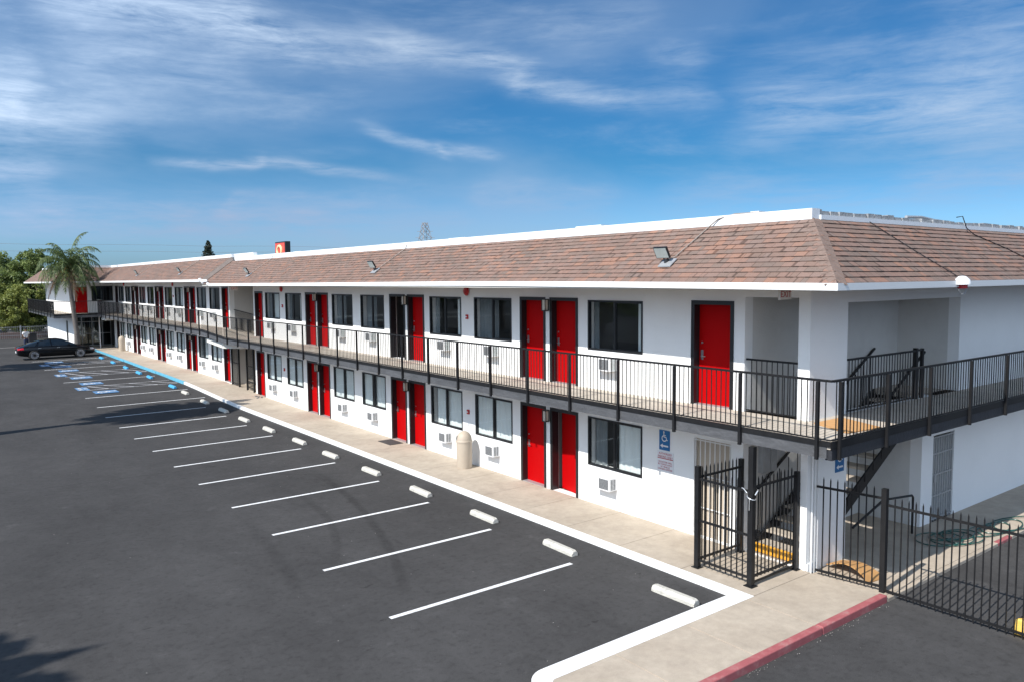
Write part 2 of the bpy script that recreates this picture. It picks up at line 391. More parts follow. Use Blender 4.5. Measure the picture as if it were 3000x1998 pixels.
# ------------------------------------------------------------------ the ground
def sheet(name,xs,ys,zf,mat,label=None):
    mb=MB(); nx=len(xs)
    for y in ys:
        for x in xs: mb.v.append((x,y,zf(x,y)))
    for j in range(len(ys)-1):
        for i in range(nx-1):
            a=j*nx+i; mb.f.append([a,a+1,a+nx+1,a+nx])
    return mb.build(name,mat,fixn=False)
ys=[-600,-60,-20]+[ -10+i for i in range(38)]+[28+.5*i for i in range(12)]+[35+5*i for i in range(13)]+[120,200,600,2500]
o=sheet('parking_lot',[-2500,-200,-60,-20,-8,-1.8,2,40,200,2500],ys,lambda x,y:gz(y),'asphalt'); tag(o,kind='structure')

# kerbed sidewalk along the building: concrete slabs with joints, kerb face separate
def strip(mb,x0,x1,y0,y1,zt,zb=-.05,step=1.5,lift=0):
    n=max(1,int(round((y1-y0)/step)))
    for i in range(n):
        a=y0+(y1-y0)*i/n; b=y0+(y1-y0)*(i+1)/n
        za,zb_=gz(a),gz(b)
        mb.hexa([(x0,a,za+zb),(x1,a,za+zb),(x1,b,zb_+zb),(x0,b,zb_+zb)],[(x0,a,za+zt),(x1,a,za+zt),(x1,b,zb_+zt),(x0,b,zb_+zt)])
    return mb
mb=MB()
y=-.10; 
while y<63.0:
    e=min(y+1.62,63.0); strip(mb,-1.70,.0,y+.006,e-.006,.12,step=.82); y=e
strip(mb,-1.71,.0,-.1,63,.112)             # bedding seen in the joints
# island slabs in front of the corner (between lot and driveway)
for a,b in ((-6.4,-5.06),(-5.04,-3.50),(-3.48,-1.93),(-1.91,-.02)):
    mb.box(a,b,-1.37,-.11,-.05,.12)
mb.box(-6.3,-.02,-1.37,-.11,-.05,.112)
# walkway beside the end wall
x=.0
for k in range(12): mb.box(x+.005,x+1.2-.005,-1.40,-.002,-.05,.06); x+=1.2
mb.box(.0,14.4,-1.40,-.002,-.05,.052)
# stair alcove floor
mb.box(.0,4.4,.0,1.41,-.05,.055)
# second stair recess floor
mb.box(.0,3.,29.4,32.96,-.05,.12+gz(31))
# lobby forecourt and the strip on its far side
for a in range(3): mb.box(-3.4,.6,63.02+a*.8,63.8+a*.8,.0,.12+RA)
o=mb.build('sidewalk','concrete'); tag(o,kind='structure')
# kerbs
mb=MB()
ynow=.22
while ynow<35.3:
    e=min(ynow+3.05,35.3); strip(mb,-1.82,-1.70,ynow,e-.004,.122,step=.8); ynow=e
strip(mb,-6.15,-1.82,.10,.22,.122,step=1); strip(mb,-1.82,-1.70,.1,.22,.1222,step=1)
strip(mb,-6.15,-1.70,-.105,.10,.1215,step=1)
o=mb.build('white_kerb','kerbw',bevel=.012); tag(o,kind='structure')
mb=MB()
# rounded nose of the island
pts=[(-6.15,.22)]+[(-6.15-.40*math.sin(a),-.18+.40*math.cos(a)) for a in [PI/2*i/8 for i in range(1,9)]]+[(-6.55,-1.6),(-6.3,-1.6)]+[(-6.15-.15*math.sin(a),-.255+.15*math.cos(a)) for a in [PI/2*i/6 for i in range(6,0,-1)]]+[(-6.15,-.105)]
mb.prism(pts,-.05,.1225); o=mb.build('white_kerb_nose','kerbw',bevel=.012); o.name='island_kerb_nose'; tag(o,kind='structure')
mb=MB(); ynow=35.3
while ynow<61.4:
    e=min(ynow+3.,61.4); strip(mb,-1.84+.02*math.sin(ynow*.7),-1.70,ynow,e-.004,.122,step=3); ynow=e
strip(mb,-3.4,-1.70,61.4,61.55,.122,step=1)
o=mb.build('blue_kerb','kerbb',bevel=.012); tag(o,kind='structure')
mb=MB()
for a,b in ((-6.2,-5.05),(-5.03,-1.92),(-1.90,.08)): mb.box(a,b,-1.50,-1.365,-.05,.123)
mb.box(4.6,5.3,-1.50,-1.40,-.05,.064)
o=mb.build('red_kerb','kerbr',bevel=.015); tag(o,kind='structure')
mb=MB(); mb.box(.1,4.6,-1.50,-1.405,-.05,.062).box(5.3,14.4,-1.50,-1.405,-.05,.062)
o=mb.build('plain_kerb','concrete',bevel=.01); tag(o,kind='structure')
# sidewalk and road across the street
mb=MB(); mb.box(-60,-1.9,84,85.4,.1,.32); mb.box(-60,30,96,98,.1,.34); mb.box(-60,-6.4,69.8,69.96,.1,.208)
o=mb.build('street_sidewalk','concrete_far'); tag(o,kind='structure')

# painted markings, 4 mm up
mb=MB()
lines=[3.25,5.95,8.65,11.33,14.17,16.78,19.55,22.2,24.9,27.65]
for i,yy in enumerate(lines):
    x0=-6.9+R.uniform(-.03,.03); x1=-2.88+R.uniform(-.04,.04); w=.05
    mb.poly([(x0,yy-w,gz(yy)+.004),(x1,yy-w,gz(yy)+.004),(x1,yy+w,gz(yy)+.004),(x0,yy+w,gz(yy)+.004)])
for yy in (30.35,33.3,40.12,47.95,54.45):
    w=.05; g1=gz(yy)+.006
    mb.poly([(-6.76,yy-w,g1),(-2.15,yy-w,g1),(-2.15,yy+w,g1),(-6.76,yy+w,g1)])
o=mb.build('stall_lines','line',fixn=False); tag(o,kind='structure')
mb=MB()
def quadline(a,b,w,z):
    a=Vector((a[0],a[1],0)); b=Vector((b[0],b[1],0)); d=(b-a).normalized(); n=Vector((-d.y,d.x,0))*w/2
    return [tuple(Vector((p.x,p.y,z))) for p in (a-n,b-n,b+n,a+n)]
for (y0,y1) in ((36.0,37.5),(43.0,45.2),(50.45,52.05)):
    for xa,xb in ((-6.0,-5.3),(-5.25,-4.1),(-4.05,-2.95),(-2.9,-1.95)):
        mb.poly(quadline((xa,y1),(xb,y0),.09,RA+.008))
    for yy in (y0-.05,y1+.05): mb.poly(quadline((-6.3,yy),(-2.0,yy),.07,RA+.007))
o=mb.build('access_aisle_hatching','linew',fixn=False); tag(o,kind='structure')
# blue squares with the wheelchair figure
def chairsym(cx,cy,s,z,fn):
    """returns list of polygons (as vertex lists) of the access symbol; fn maps local (u,v)->xyz"""
    P=[]
    def q(pts): P.append([fn(cx+a*s,cy+b*s,z) for a,b in pts])
    def seg(a,b,w):
        a=Vector(a); b=Vector(b); d=(b-a).normalized(); n=Vector((-d.y,d.x))*w/2
        q([a-n,b-n,b+n,a+n])
    q([(-.06+.075*math.cos(2*PI*i/10),.40+.075*math.sin(2*PI*i/10)) for i in range(10)])
    seg((-.06,.32),(-.04,-.02),.09); seg((-.05,.14),(.16,.14),.06); seg((-.07,0),(.18,0),.08); seg((.16,.02),(.27,-.27),.08); seg((.25,-.27),(.36,-.23),.06)
    n=14
    for i in range(n):
        a0=rad(110)+rad(225)*i/n; a1=rad(110)+rad(225)*(i+1)/n
        c=(-.02,-.12); r0,r1=.19,.27
        q([(c[0]+r0*math.cos(a0),c[1]+r0*math.sin(a0)),(c[0]+r1*math.cos(a0),c[1]+r1*math.sin(a0)),(c[0]+r1*math.cos(a1),c[1]+r1*math.sin(a1)),(c[0]+r0*math.cos(a1),c[1]+r0*math.sin(a1))])
    return P
mb=MB(); mw=MB()
for cy in (34.8,38.85,42.1,46.7,49.6,53.0):
    mb.poly([(-6.15,cy-.55,RA+.004),(-5.1,cy-.55,RA+.004),(-5.1,cy+.55,RA+.004),(-6.15,cy+.55,RA+.004)])
    for p in chairsym(0,0,1.0,RA+.010,lambda a,b,z,cy=cy:(-5.62-b,cy+a,z) if False else (-5.62+b,cy-a,z)): mw.poly(p)
for cy in (36.7,44.1,51.2):
    mb.poly([(-6.65,cy-.65,RA+.0045),(-6.1,cy-.65,RA+.0045),(-6.1,cy+.65,RA+.0045),(-6.65,cy+.65,RA+.0045)])
o=mb.build('accessible_stall_paint','bluepaint',fixn=False); tag(o,kind='structure')
o=mw.build('wheelchair_pavement_symbols','line',fixn=False); tag(o,kind='structure')
def text_mesh(body,size,mat,fn,name,parent=None,ext=.002,sx=1.):
    cu=bpy.data.curves.new('t','FONT'); cu.body=body; cu.size=size; cu.align_x='CENTER'; cu.align_y='CENTER'; cu.extrude=ext
    ob=bpy.data.objects.new('t',cu); COL.objects.link(ob); bpy.context.view_layer.update()
    dg=bpy.context.evaluated_depsgraph_get(); me=bpy.data.meshes.new_from_object(ob.evaluated_get(dg)); bpy.data.objects.remove(ob)
    for v in me.vertices: v.co=Vector(fn(v.co.x*sx,v.co.y,v.co.z))
    me.name=name; o=bpy.data.objects.new(name,me); COL.objects.link(o); me.materials.clear(); me.materials.append(M[mat])
    if parent is not None:
        me.transform(Matrix.Translation(-world_loc(parent))); o.parent=parent
    return o
for cy in (36.7,44.1,51.2):
    o=text_mesh('NO\nPARKING',.26,'line',lambda a,b,c,cy=cy:(-6.36+b,cy-a,RA+.010+c*.5),'no_parking_lettering',ext=.001); tag(o,kind='structure')

# ------------------------------------------------------------------ THE MOTEL
motel=thing('motel_building',(0,0,0),'long two-storey white motel with red doors, black railed balcony and brown shingled mansard roof','motel')

def gridwall(mb,axis,c0,c1,u0,u1,v0,v1,ops):
    """wall slab perpendicular to axis between c0 (outside) and c1; openings (u0,u1,v0,v1)"""
    us=sorted({u0,u1}|{x for o in ops for x in o[:2]}); vs=sorted({v0,v1}|{x for o in ops for x in o[2:]})
    us=[u for u in us if u0<=u<=u1]; vs=[v for v in vs if v0<=v<=v1]
    def solid(i,j):
        if i<0 or j<0 or i>=len(us)-1 or j>=len(vs)-1: return False
        um=(us[i]+us[i+1])/2; vm=(vs[j]+vs[j+1])/2
        return not any(o[0]<um<o[1] and o[2]<vm<o[3] for o in ops)
    P=(lambda c,u,v:(c,u,v)) if axis=='x' else (lambda c,u,v:(u,c,v))
    for i in range(len(us)-1):
        for j in range(len(vs)-1):
            if not solid(i,j): continue
            a,b,c,d=us[i],us[i+1],vs[j],vs[j+1]
            mb.poly([P(c0,a,c),P(c0,b,c),P(c0,b,d),P(c0,a,d)]); mb.poly([P(c1,a,c),P(c1,b,c),P(c1,b,d),P(c1,a,d)])
            if not solid(i-1,j): mb.poly([P(c0,a,c),P(c1,a,c),P(c1,a,d),P(c0,a,d)])
            if not solid(i+1,j): mb.poly([P(c0,b,c),P(c1,b,c),P(c1,b,d),P(c0,b,d)])
            if not solid(i,j-1): mb.poly([P(c0,a,c),P(c1,a,c),P(c1,b,c),P(c0,b,c)])
            if not solid(i,j+1): mb.poly([P(c0,a,d),P(c1,a,d),P(c1,b,d),P(c0,b,d)])

WIN=[4.11,8.94,11.41,16.22,18.68,23.51,25.98,34.60,37.02,41.80,44.27,49.05,51.50,56.25,58.68]
WW=1.79
DPAIR=[(6.29,7.53),(13.57,14.79),(20.86,22.05),(39.16,40.44),(46.42,47.67),(53.6,54.93)]
DW=1.0
DU=[1.70]+[d for p in DPAIR for d in p]+[28.14,33.18,60.82]; DU.sort()
DL=[d for d in DU if d>2]
def dz(y): return 0 if y<31 else RA
mb=MB()
ops=[]
for w in WIN: ops+= [(w,w+WW,3.86+dz(w),5.04+dz(w)),(w,w+WW,1.05+dz(w),2.24+dz(w))]
for d in DU: ops.append((d,d+DW,ZF+dz(d),ZF+2.12+dz(d)))
for d in DL: ops.append((d,d+DW,.12+dz(d),.12+2.12+dz(d)))
stairops=[(.24,1.41,ZF,5.17),(.14,1.41,.06,2.60),(1.70,2.64,.12,2.22)]
gridwall(mb,'x',0,.25,0,29.39,0,ZS,[o for o in ops if o[0]<29.4]+stairops)
gridwall(mb,'x',0,.25,32.97,YN,0,ZS+RA,[o for o in ops if o[0]>32])
# end wall with the big stair opening and lower alcove
gridwall(mb,'y',0.,.25,.25,14,0,ZS,[(1.26,6.02,ZF,5.06),(1.34,4.4,.0,2.62),(4.93,5.95,0.,2.02)])
# return walls of the lobby block
gridwall(mb,'y',62.95,63.2,-2.9,3.,ZF+RA,ZS+RA,[(-2.75,-1.85,ZF+RA,ZF+RA+2.1),(-1.55,.22,3.86+RA,5.08+RA)])
gridwall(mb,'x',-2.9,-2.65,63.2,79,0.2,ZS+RA,[(66.2,67.1,.3,2.4)])
gridwall(mb,'x',0,.25,YN,62.95,0,ZS+RA,[])
mb.box(-2.65,14,78.75,79,0,ZS+RA)
mb.box(13.75,14,.25,79,0,ZS)
mb.box(-2.65,-2.35,65.1,65.4,.3,2.9)
o=mb.build('wall','stucco',motel)

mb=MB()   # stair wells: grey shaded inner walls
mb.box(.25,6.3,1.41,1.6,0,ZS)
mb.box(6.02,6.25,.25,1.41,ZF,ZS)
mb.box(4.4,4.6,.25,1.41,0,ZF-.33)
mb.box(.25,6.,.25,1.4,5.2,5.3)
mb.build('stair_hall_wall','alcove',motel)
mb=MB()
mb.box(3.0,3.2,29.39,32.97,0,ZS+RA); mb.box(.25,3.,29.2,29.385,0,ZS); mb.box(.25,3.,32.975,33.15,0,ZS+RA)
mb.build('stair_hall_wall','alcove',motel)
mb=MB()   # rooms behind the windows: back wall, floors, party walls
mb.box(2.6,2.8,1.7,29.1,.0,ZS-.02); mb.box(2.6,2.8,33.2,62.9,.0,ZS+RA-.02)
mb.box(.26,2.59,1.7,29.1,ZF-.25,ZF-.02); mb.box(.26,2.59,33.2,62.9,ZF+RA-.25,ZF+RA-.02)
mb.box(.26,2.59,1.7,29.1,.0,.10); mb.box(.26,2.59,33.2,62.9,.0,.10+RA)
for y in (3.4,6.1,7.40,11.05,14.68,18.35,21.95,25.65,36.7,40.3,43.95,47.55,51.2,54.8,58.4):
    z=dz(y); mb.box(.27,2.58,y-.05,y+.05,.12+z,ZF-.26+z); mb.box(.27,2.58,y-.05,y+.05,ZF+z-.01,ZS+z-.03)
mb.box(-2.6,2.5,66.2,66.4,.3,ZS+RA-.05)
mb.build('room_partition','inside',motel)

# floor decks
mb=MB()
def deckbox(y0,y1,z0,z1,x0=-1.40,x1=0.02): mb.hexa([(x0,y0,z0-.12),(x1,y0,z0-.12),(x1,y1,z1-.12),(x0,y1,z1-.12)],[(x0,y0,z0),(x1,y0,z0),(x1,y1,z1),(x0,y1,z1)])
deckbox(-1.26,29.6,ZF,ZF); deckbox(29.6,33.2,ZF,ZF+RA); deckbox(33.2,61.5,ZF+RA,ZF+RA)
mb.box(.0,14,-1.26,-.0,ZF-.12,ZF); mb.box(4.9,6.02,0,1.41,ZF-.12,ZF); mb.box(.0,.22,.24,1.41,ZF-.12,ZF)
mb.box(-4.42,-0.0,61.5,62.95,ZF+RA-.12,ZF+RA); mb.box(-4.42,-2.9,62.95,79,ZF+RA-.12,ZF+RA)
mb.box(.0,3.,29.4,32.96,ZF-.03,ZF+.0)
mb.build('balcony_deck','deck',motel)
mb=MB()
def zd(y): return ZF+RA*min(max((y-29.6)/3.6,0),1)
# beam toned grey as sunlit, set just behind the posts, black edge channel above it
for a,b in ((-1.20,29.6),(29.6,33.2),(33.2,61.45)):
    za,zb=zd(a),zd(b)
    mb.hexa([(-1.385,a,za-.275),(-1.28,a,za-.275),(-1.28,b,zb-.275),(-1.385,b,zb-.275)],[(-1.385,a,za-.125),(-1.28,a,za-.125),(-1.28,b,zb-.125),(-1.385,b,zb-.125)])
mb.box(-4.38,-1.30,61.47,61.57,ZF+RA-.30,ZF+RA-.124); mb.box(-4.38,-4.28,61.57,79,ZF+RA-.30,ZF+RA-.124)
for a,b in ((-1.20,29.6),(29.6,33.2),(33.2,61.45)):      # face board of the beam, just under the black channel
    za,zb=zd(a),zd(b)
    mb.hexa([(-1.412,a,za-.27),(-1.387,a,za-.27),(-1.387,b,zb-.27),(-1.412,b,zb-.27)],[(-1.412,a,za-.078),(-1.402,a,za-.078),(-1.402,b,zb-.078),(-1.412,b,zb-.078)])
mb.build('balcony_beam','beam',motel)
mb=MB()
for a,b in ((-1.28,29.6),(29.6,33.2),(33.2,61.5)):
    za,zb=zd(a),zd(b)
    mb.hexa([(-1.43,a,za-.075),(-1.402,a,za-.075),(-1.402,b,zb-.075),(-1.43,b,zb-.075)],[(-1.43,a,za+.012),(-1.402,a,za+.012),(-1.402,b,zb+.012),(-1.43,b,zb+.012)])
mb.box(-1.402,14,-1.29,-1.262,ZF-.115,ZF+.012)
mb.box(-4.45,-1.43,61.47,61.498,ZF+RA-.115,ZF+RA+.012); mb.box(-4.45,-4.422,61.5,79,ZF+RA-.115,ZF+RA+.012)
mb.build('deck_edge_channel','rail',motel)
MB().box(-1.38,14,-1.275,-1.16,ZF-.30,ZF-.122).build('balcony_beam','beamshade',motel)
mb=MB()   # soffit under deck
mb.box(-1.25,-.003,-1.1,29.6,ZF-.20,ZF-.13); mb.box(-1.25,-.003,33.2,61.4,ZF+RA-.20,ZF+RA-.13)
mb.hexa([(-1.25,29.6,ZF-.2),(-.003,29.6,ZF-.2),(-.003,33.2,ZF+RA-.2),(-1.25,33.2,ZF+RA-.2)],[(-1.25,29.6,ZF-.13),(-.003,29.6,ZF-.13),(-.003,33.2,ZF+RA-.13),(-1.25,33.2,ZF+RA-.13)])
mb.box(.0,14,-1.1,-.003,ZF-.20,ZF-.13)
# dropped soffit boxes at the step between the wings
mb.hexa([(-1.2,30.4,2.36),(-.01,28.9,2.36),(-.01,33.,2.50),(-1.2,33.,2.50)],[(-1.2,30.4,2.62),(-.01,28.9,2.62),(-.01,33.,2.7),(-1.2,33.,2.7)])
mb.box(-1.2,-.01,59.6,61.3,2.62,2.92)
mb.build('deck_soffit','soffit',motel)

# railing: top and bottom rails with pickets; posts are pieces of their own
rail=bpy.data.objects.new('balcony_railing',None)
mb=MB()
def railing(mb,a,b,h=1.0,sp=.107,base=.035,top=True):
    a=Vector(a); b=Vector(b); d=b-a; Ln=d.length; u=d/Ln
    mb.bar(a+Vector((0,0,h-.018)),b+Vector((0,0,h-.018)),.045,.036)
    mb.bar(a+Vector((0,0,base)),b+Vector((0,0,base)),.028,.022)
    n=int(Ln/sp)
    for i in range(1,n):
        p=a+d*(i/n); mb.bar(p+Vector((0,0,base+.008)),p+Vector((0,0,h-.03)),.0135,.0135,up=Vector((1,0,0)))
railing(mb,(-1.415,-1.275,ZF),(-1.415,29.6,ZF)); railing(mb,(-1.415,29.6,ZF),(-1.415,33.2,ZF+RA)); railing(mb,(-1.415,33.2,ZF+RA),(-1.415,61.48,ZF+RA))
railing(mb,(-1.39,-1.275,ZF),(14,-1.275,ZF))
railing(mb,(-4.43,61.48,ZF+RA),(-1.44,61.48,ZF+RA)); railing(mb,(-4.435,61.5,ZF+RA),(-4.435,79,ZF+RA),sp=.13)
railobj=mb.build('balcony_railing','rail',motel)
def post_at(x,y,z,w=.045,h=1.0,drop=.30):
    m=MB(); m.box(x-w/2,x+w/2,y-w/2,y+w/2,z-drop,z+h-.036); return m
yy=-1.07; proto=None
posts=[(-1.05)]+[.43+1.5*i for i in range(20)]+[30.45,31.9]+[33.35+1.55*i for i in range(18)]
for yv in posts:
    if proto is None:
        proto=post_at(-1.452,yv,zd(yv),.05).build('post','rail',railobj); y0=yv; z0=zd(yv)
    else:
        c=proto.copy(); COL.objects.link(c); c.location=(0,yv-y0,zd(yv)-z0)
for xv in [-1.22,.28,1.83,3.5,5.2,6.9,8.6,10.3,12.0]:
    c=proto.copy(); COL.objects.link(c); c.location=(xv+1.452,-1.312-y0,0)
for xv in (-4.44,-3.0): 
    c=proto.copy(); COL.objects.link(c); c.location=(xv+1.452,61.45-y0,RA)
for k in range(9):
    c=proto.copy(); COL.objects.link(c); c.location=(-4.465+1.452,63.3+k*1.9-y0,RA)
# guard rails round the stair holes
mb=MB(); railing(mb,(.06,.25,ZF),(.06,1.40,ZF),1.05,.11); mb.build('stair_guard_rail','rail',motel)
mb=MB(); railing(mb,(1.28,.03,ZF),(4.05,.03,ZF),1.05,.11)
mb.box(4.02,4.10,.0,.08,ZF,4.02); mb.box(4.3,4.36,.0,.06,ZF,4.0); mb.box(4.1,4.3,.01,.05,3.95,3.99)
mb.build('stair_guard_rail','rail',motel)
mb=MB(); railing(mb,(.2,29.45,ZF),(.2,32.9,ZF+RA),1.0,.11); mb.build('stair_guard_rail','rail',motel)

# doors
def door(d,z,parent,openang=0,swing=0,upper=True):
    fr=MB()
    t=.05; y0,y1=d,d+DW; h=2.12
    fr.box(-.014,.20,y0-.002,y0+t,z,z+h).box(-.014,.20,y1-t,y1+.002,z,z+h).box(-.014,.20,y0+t,y1-t,z+h-t,z+h+.002)
    fr.box(-.016,-.002,y0-.035,y0,z,z+h+.035).box(-.016,-.002,y1,y1+.035,z,z+h+.035).box(-.016,-.002,y0,y1,z+h,z+h+.035)
    f=fr.build('door_frame','black',parent)
    dm=MB(); a=y0+t+.004; b=y1-t-.004
    if openang:
        hy,ang=(a,openang) if swing==0 else (b,openang)
        ln=b-a; s=1 if swing==0 else -1
        dx=math.sin(ang); dy=math.cos(ang)*s
        p0=Vector((.17,hy,0)); p1=p0+Vector((dx*ln,dy*ln,0)); n=Vector((dy,-dx,0))*.04*(1 if s>0 else 1)
        bb=[p0,p1,p1+n,p0+n]
        dm.hexa([(p.x,p.y,z+.01) for p in bb],[(p.x,p.y,z+h-t-.005) for p in bb])
    else:
        dm.box(.155,.20,a,b,z+.01,z+h-t-.004)
    dd=dm.build('door','red',parent)
    if not openang:
        hm=MB(); ky=a+.075 if (swing==1) else b-.075
        ky=b-.08
        hm.box(.138,.155,ky-.03,ky+.03,z+.93,z+1.13); hm.tube([(.15,ky,z+1.0),(.10,ky,z+1.0),(.10,ky-.11,z+1.0)],.011,6)
        hm.build('door_handle','metal',dd,smooth=True)
        MB().lathe([(.022,.0),(.022,.02)],(.136,ky,z+1.28),10,'x').build('deadbolt','metal',dd,smooth=True)
        th=MB(); th.box(-.01,.2,y0+t,y1-t,z-.005,z+.014); th.build('threshold','galv',f)
for d in DU:
    z=ZF+dz(d)
    if abs(d-14.79)<.01: door(d,z,motel,openang=rad(80),swing=0)
    else: door(d,z,motel)
for d in DL:
    z=.12+dz(d)
    if abs(d-6.29)<.01: door(d,z,motel,openang=rad(9),swing=0)
    else: door(d,z,motel)
# lobby upper door, recessed
m_=MB(); m_.box(-2.72,-1.88,63.05,63.09,ZF+RA,ZF+RA+2.06); m_.build('door','red',motel)

# windows
def curtain(y0,y1,z0,z1,x,parent,mat,seed,amp=.03):
    r=random.Random(seed); mb=MB(); n=max(10,int((y1-y0)/.028)); ph=r.uniform(0,6); f=r.uniform(30,38)
    row=[]
    for i in range(n+1):
        y=y0+(y1-y0)*i/n; xx=x+amp*math.sin(ph+f*(y+.03*math.sin(5*y)))+.012*math.sin(9*y+ph); row.append((xx,y))
    for i in range(n): mb.poly([(row[i][0],row[i][1],z0),(row[i+1][0],row[i+1][1],z0),(row[i+1][0],row[i+1][1],z1),(row[i][0],row[i][1],z1)])
    return mb.build('curtain',mat,parent,fixn=False)
def window(w,z0,z1,parent,mode,seed):
    r=random.Random(seed); y0,y1=w,w+WW; fr=MB(); t=.042
    X0,X1=-.012,.075
    fr.box(X0,X1,y0,y0+t,z0,z1).box(X0,X1,y1-t,y1,z0,z1).box(X0,X1,y0+t,y1-t,z0,z0+t).box(X0,X1,y0+t,y1-t,z1-t,z1)
    ym=(y0+y1)/2; fr.box(.0,.06,ym-.03,ym+.03,z0+t,z1-t)
    # sliding sash's own thinner frame
    fr.box(.012,.05,y0+t,y0+t+.025,z0+t,z1-t).box(.012,.05,ym-.03-.022,ym-.03,z0+t,z1-t)
    fr.box(.012,.05,y0+t+.025,ym-.052,z0+t,z0+t+.02).box(.012,.05,y0+t+.025,ym-.052,z1-t-.02,z1-t)
    wo=fr.build('window','black',parent)
    for (xx,ya,yb) in ((.028,y0+t,ym-.03),(.038,ym+.03,y1-t)):
        g=MB(); g.poly([(xx,yb,z0+t),(xx,ya,z0+t),(xx,ya,z1-t),(xx,yb,z1-t)]); g.build('pane','glass',wo,fixn=False)
    if mode=='closed':
        g1=r.choice((0,0,.12,.3)); g2=r.choice((0,0,0,.22))
        curtain(y0+.03+g1,ym-.02+r.uniform(-.06,.06),z0-.02,z1+.0,.085,wo,'curtain',seed,.018)
        curtain(ym+.02+r.uniform(0,.1)+g2,y1-.03-r.choice((0,0,.18)),z0-.02,z1,.095,wo,'curtain',seed+5,.018)
    elif mode=='half':
        curtain(y0+.03,ym-.05,z0-.02,z1,.09,wo,'curtain',seed,.018)
        curtain(y1-.5,y1-.03,z0-.05,z1,.20,wo,'curtaind',seed+5)
    elif mode=='edges':
        curtain(y0+.03,y0+.03+r.uniform(.18,.32),z0-.02,z1,.10,wo,'curtain',seed,.02)
        curtain(y1-r.uniform(.10,.25),y1-.02,z0-.05,z1,.2,wo,'curtaind',seed+5)
    else:
        curtain(y0+.03,y0+.25,z0-.05,z1,.17,wo,'curtaind',seed)
        curtain(ym,y1-.03,z0-.05,z1,.2,wo,'curtaind',seed+4)
umode=['edges','dark','edges','dark','dark','edges','half','edges','dark','half','edges','edges','dark','dark','edges']
lmode=['half','closed','closed','closed','closed','closed','closed','closed','half','closed','closed','closed','closed','closed','closed']
for i,w in enumerate(WIN):
    z=dz(w); window(w,3.86+z,5.04+z,motel,umode[i],i*11+1); window(w,1.05+z,2.24+z,motel,lmode[i],i*17+3)

# roof ---------------------------------------------------------------
def roofplane(mb,eaveA,eaveB,ridgeA,ridgeB,n=13,sagf=None,seg=2.0):
    """courses from eave to ridge; A and B ends interpolate (hips/valleys)"""
    eA,eB,rA,rB=map(Vector,(eaveA,eaveB,ridgeA,ridgeB))
    along=(eB-eA).normalized(); up=((rA+rB)/2-(eA+eB)/2); up=(up-along*up.dot(along)); nrm=along.cross(up).normalized()
    if nrm.z<0: nrm=-nrm
    ln=(eB-eA).length; k=max(1,int(ln/seg))
    for j in range(n):
        t0=j/n; t1=(j+1)/n
        for i in range(k):
            s0=i/k; s1=(i+1)/k
            def P(s,t,l):
                A=eA.lerp(rA,t); B=eB.lerp(rB,t); p=A.lerp(B,s)+nrm*l
                if sagf: p.z+=sagf(p)*(1-t)
                return p
            a,b=P(s0,t0,.017),P(s1,t0,.017); c,d=P(s1,t1,.0),P(s0,t1,.0)
            uv=[((p-eA).dot(along)) for p in (a,b,c,d)]
            mb.poly([a,b,c,d],[(uv[0],j+.0),(uv[1],j+.0),(uv[2],j+.97),(uv[3],j+.97)])
            if j: 
                a2,b2=P(s0,t0,0),P(s1,t0,0)
                mb.poly([a2,b2,b,a],[(uv[0],j+.0),(uv[1],j+.0),(uv[1],j+.1),(uv[0],j+.1)])
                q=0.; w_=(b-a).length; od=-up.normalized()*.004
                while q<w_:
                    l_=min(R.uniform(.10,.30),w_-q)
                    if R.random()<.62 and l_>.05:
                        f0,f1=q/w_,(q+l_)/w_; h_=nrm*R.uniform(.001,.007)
                        eb.poly([a2.lerp(b2,f0)+od,a2.lerp(b2,f1)+od,a.lerp(b,f1)+od+h_,a.lerp(b,f0)+od+h_])  # painted shadow dash along the tab's butt edge
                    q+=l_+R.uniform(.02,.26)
            else:
                a2=a-Vector((0,0,.02)); b2=b-Vector((0,0,.02)); mb.poly([a2,b2,b,a],[(uv[0],0),(uv[1],0),(uv[1],.1),(uv[0],.1)])
sg=lambda p: sag(p.y) if p.y<YJ else 0
mb=MB(); eb=MB()
roofplane(mb,(-EX,-EY,ZE),(-EX,YJ,ZE),(.0,.0,ZR),(.0,YJ,ZR),sagf=sg)
roofplane(mb,(15.4,-EY,ZE),(-EX,-EY,ZE),(14,0,ZR),(0,0,ZR),sagf=sg)
roofplane(mb,(-EX,YJ,ZE+RA),(-EX,61.5,ZE+RA),(0,YJ,ZR+RA),(0,62.92,ZR+RA))
roofplane(mb,(-EX,61.5,ZE+RA),(-4.5,61.5,ZE+RA),(0,62.92,ZR+RA),(-3.08,62.92,ZR+RA))
roofplane(mb,(-4.5,61.5,ZE+RA),(-4.5,80.4,ZE+RA),(-3.08,62.92,ZR+RA),(-3.08,79,ZR+RA))
roofplane(mb,(15.4,80.4,ZE+RA),(15.4,-EY,ZE),(14,79,ZR),(14,0,ZR))
roofplane(mb,(-4.5,80.4,ZE+RA),(15.4,80.4,ZE+RA),(-3.08,79,ZR+RA),(14,79,ZR+RA))
roof=mb.build('roof','shingle',motel)
eb.build('shingle_edge_shadows','edgeshade',roof,fixn=False)
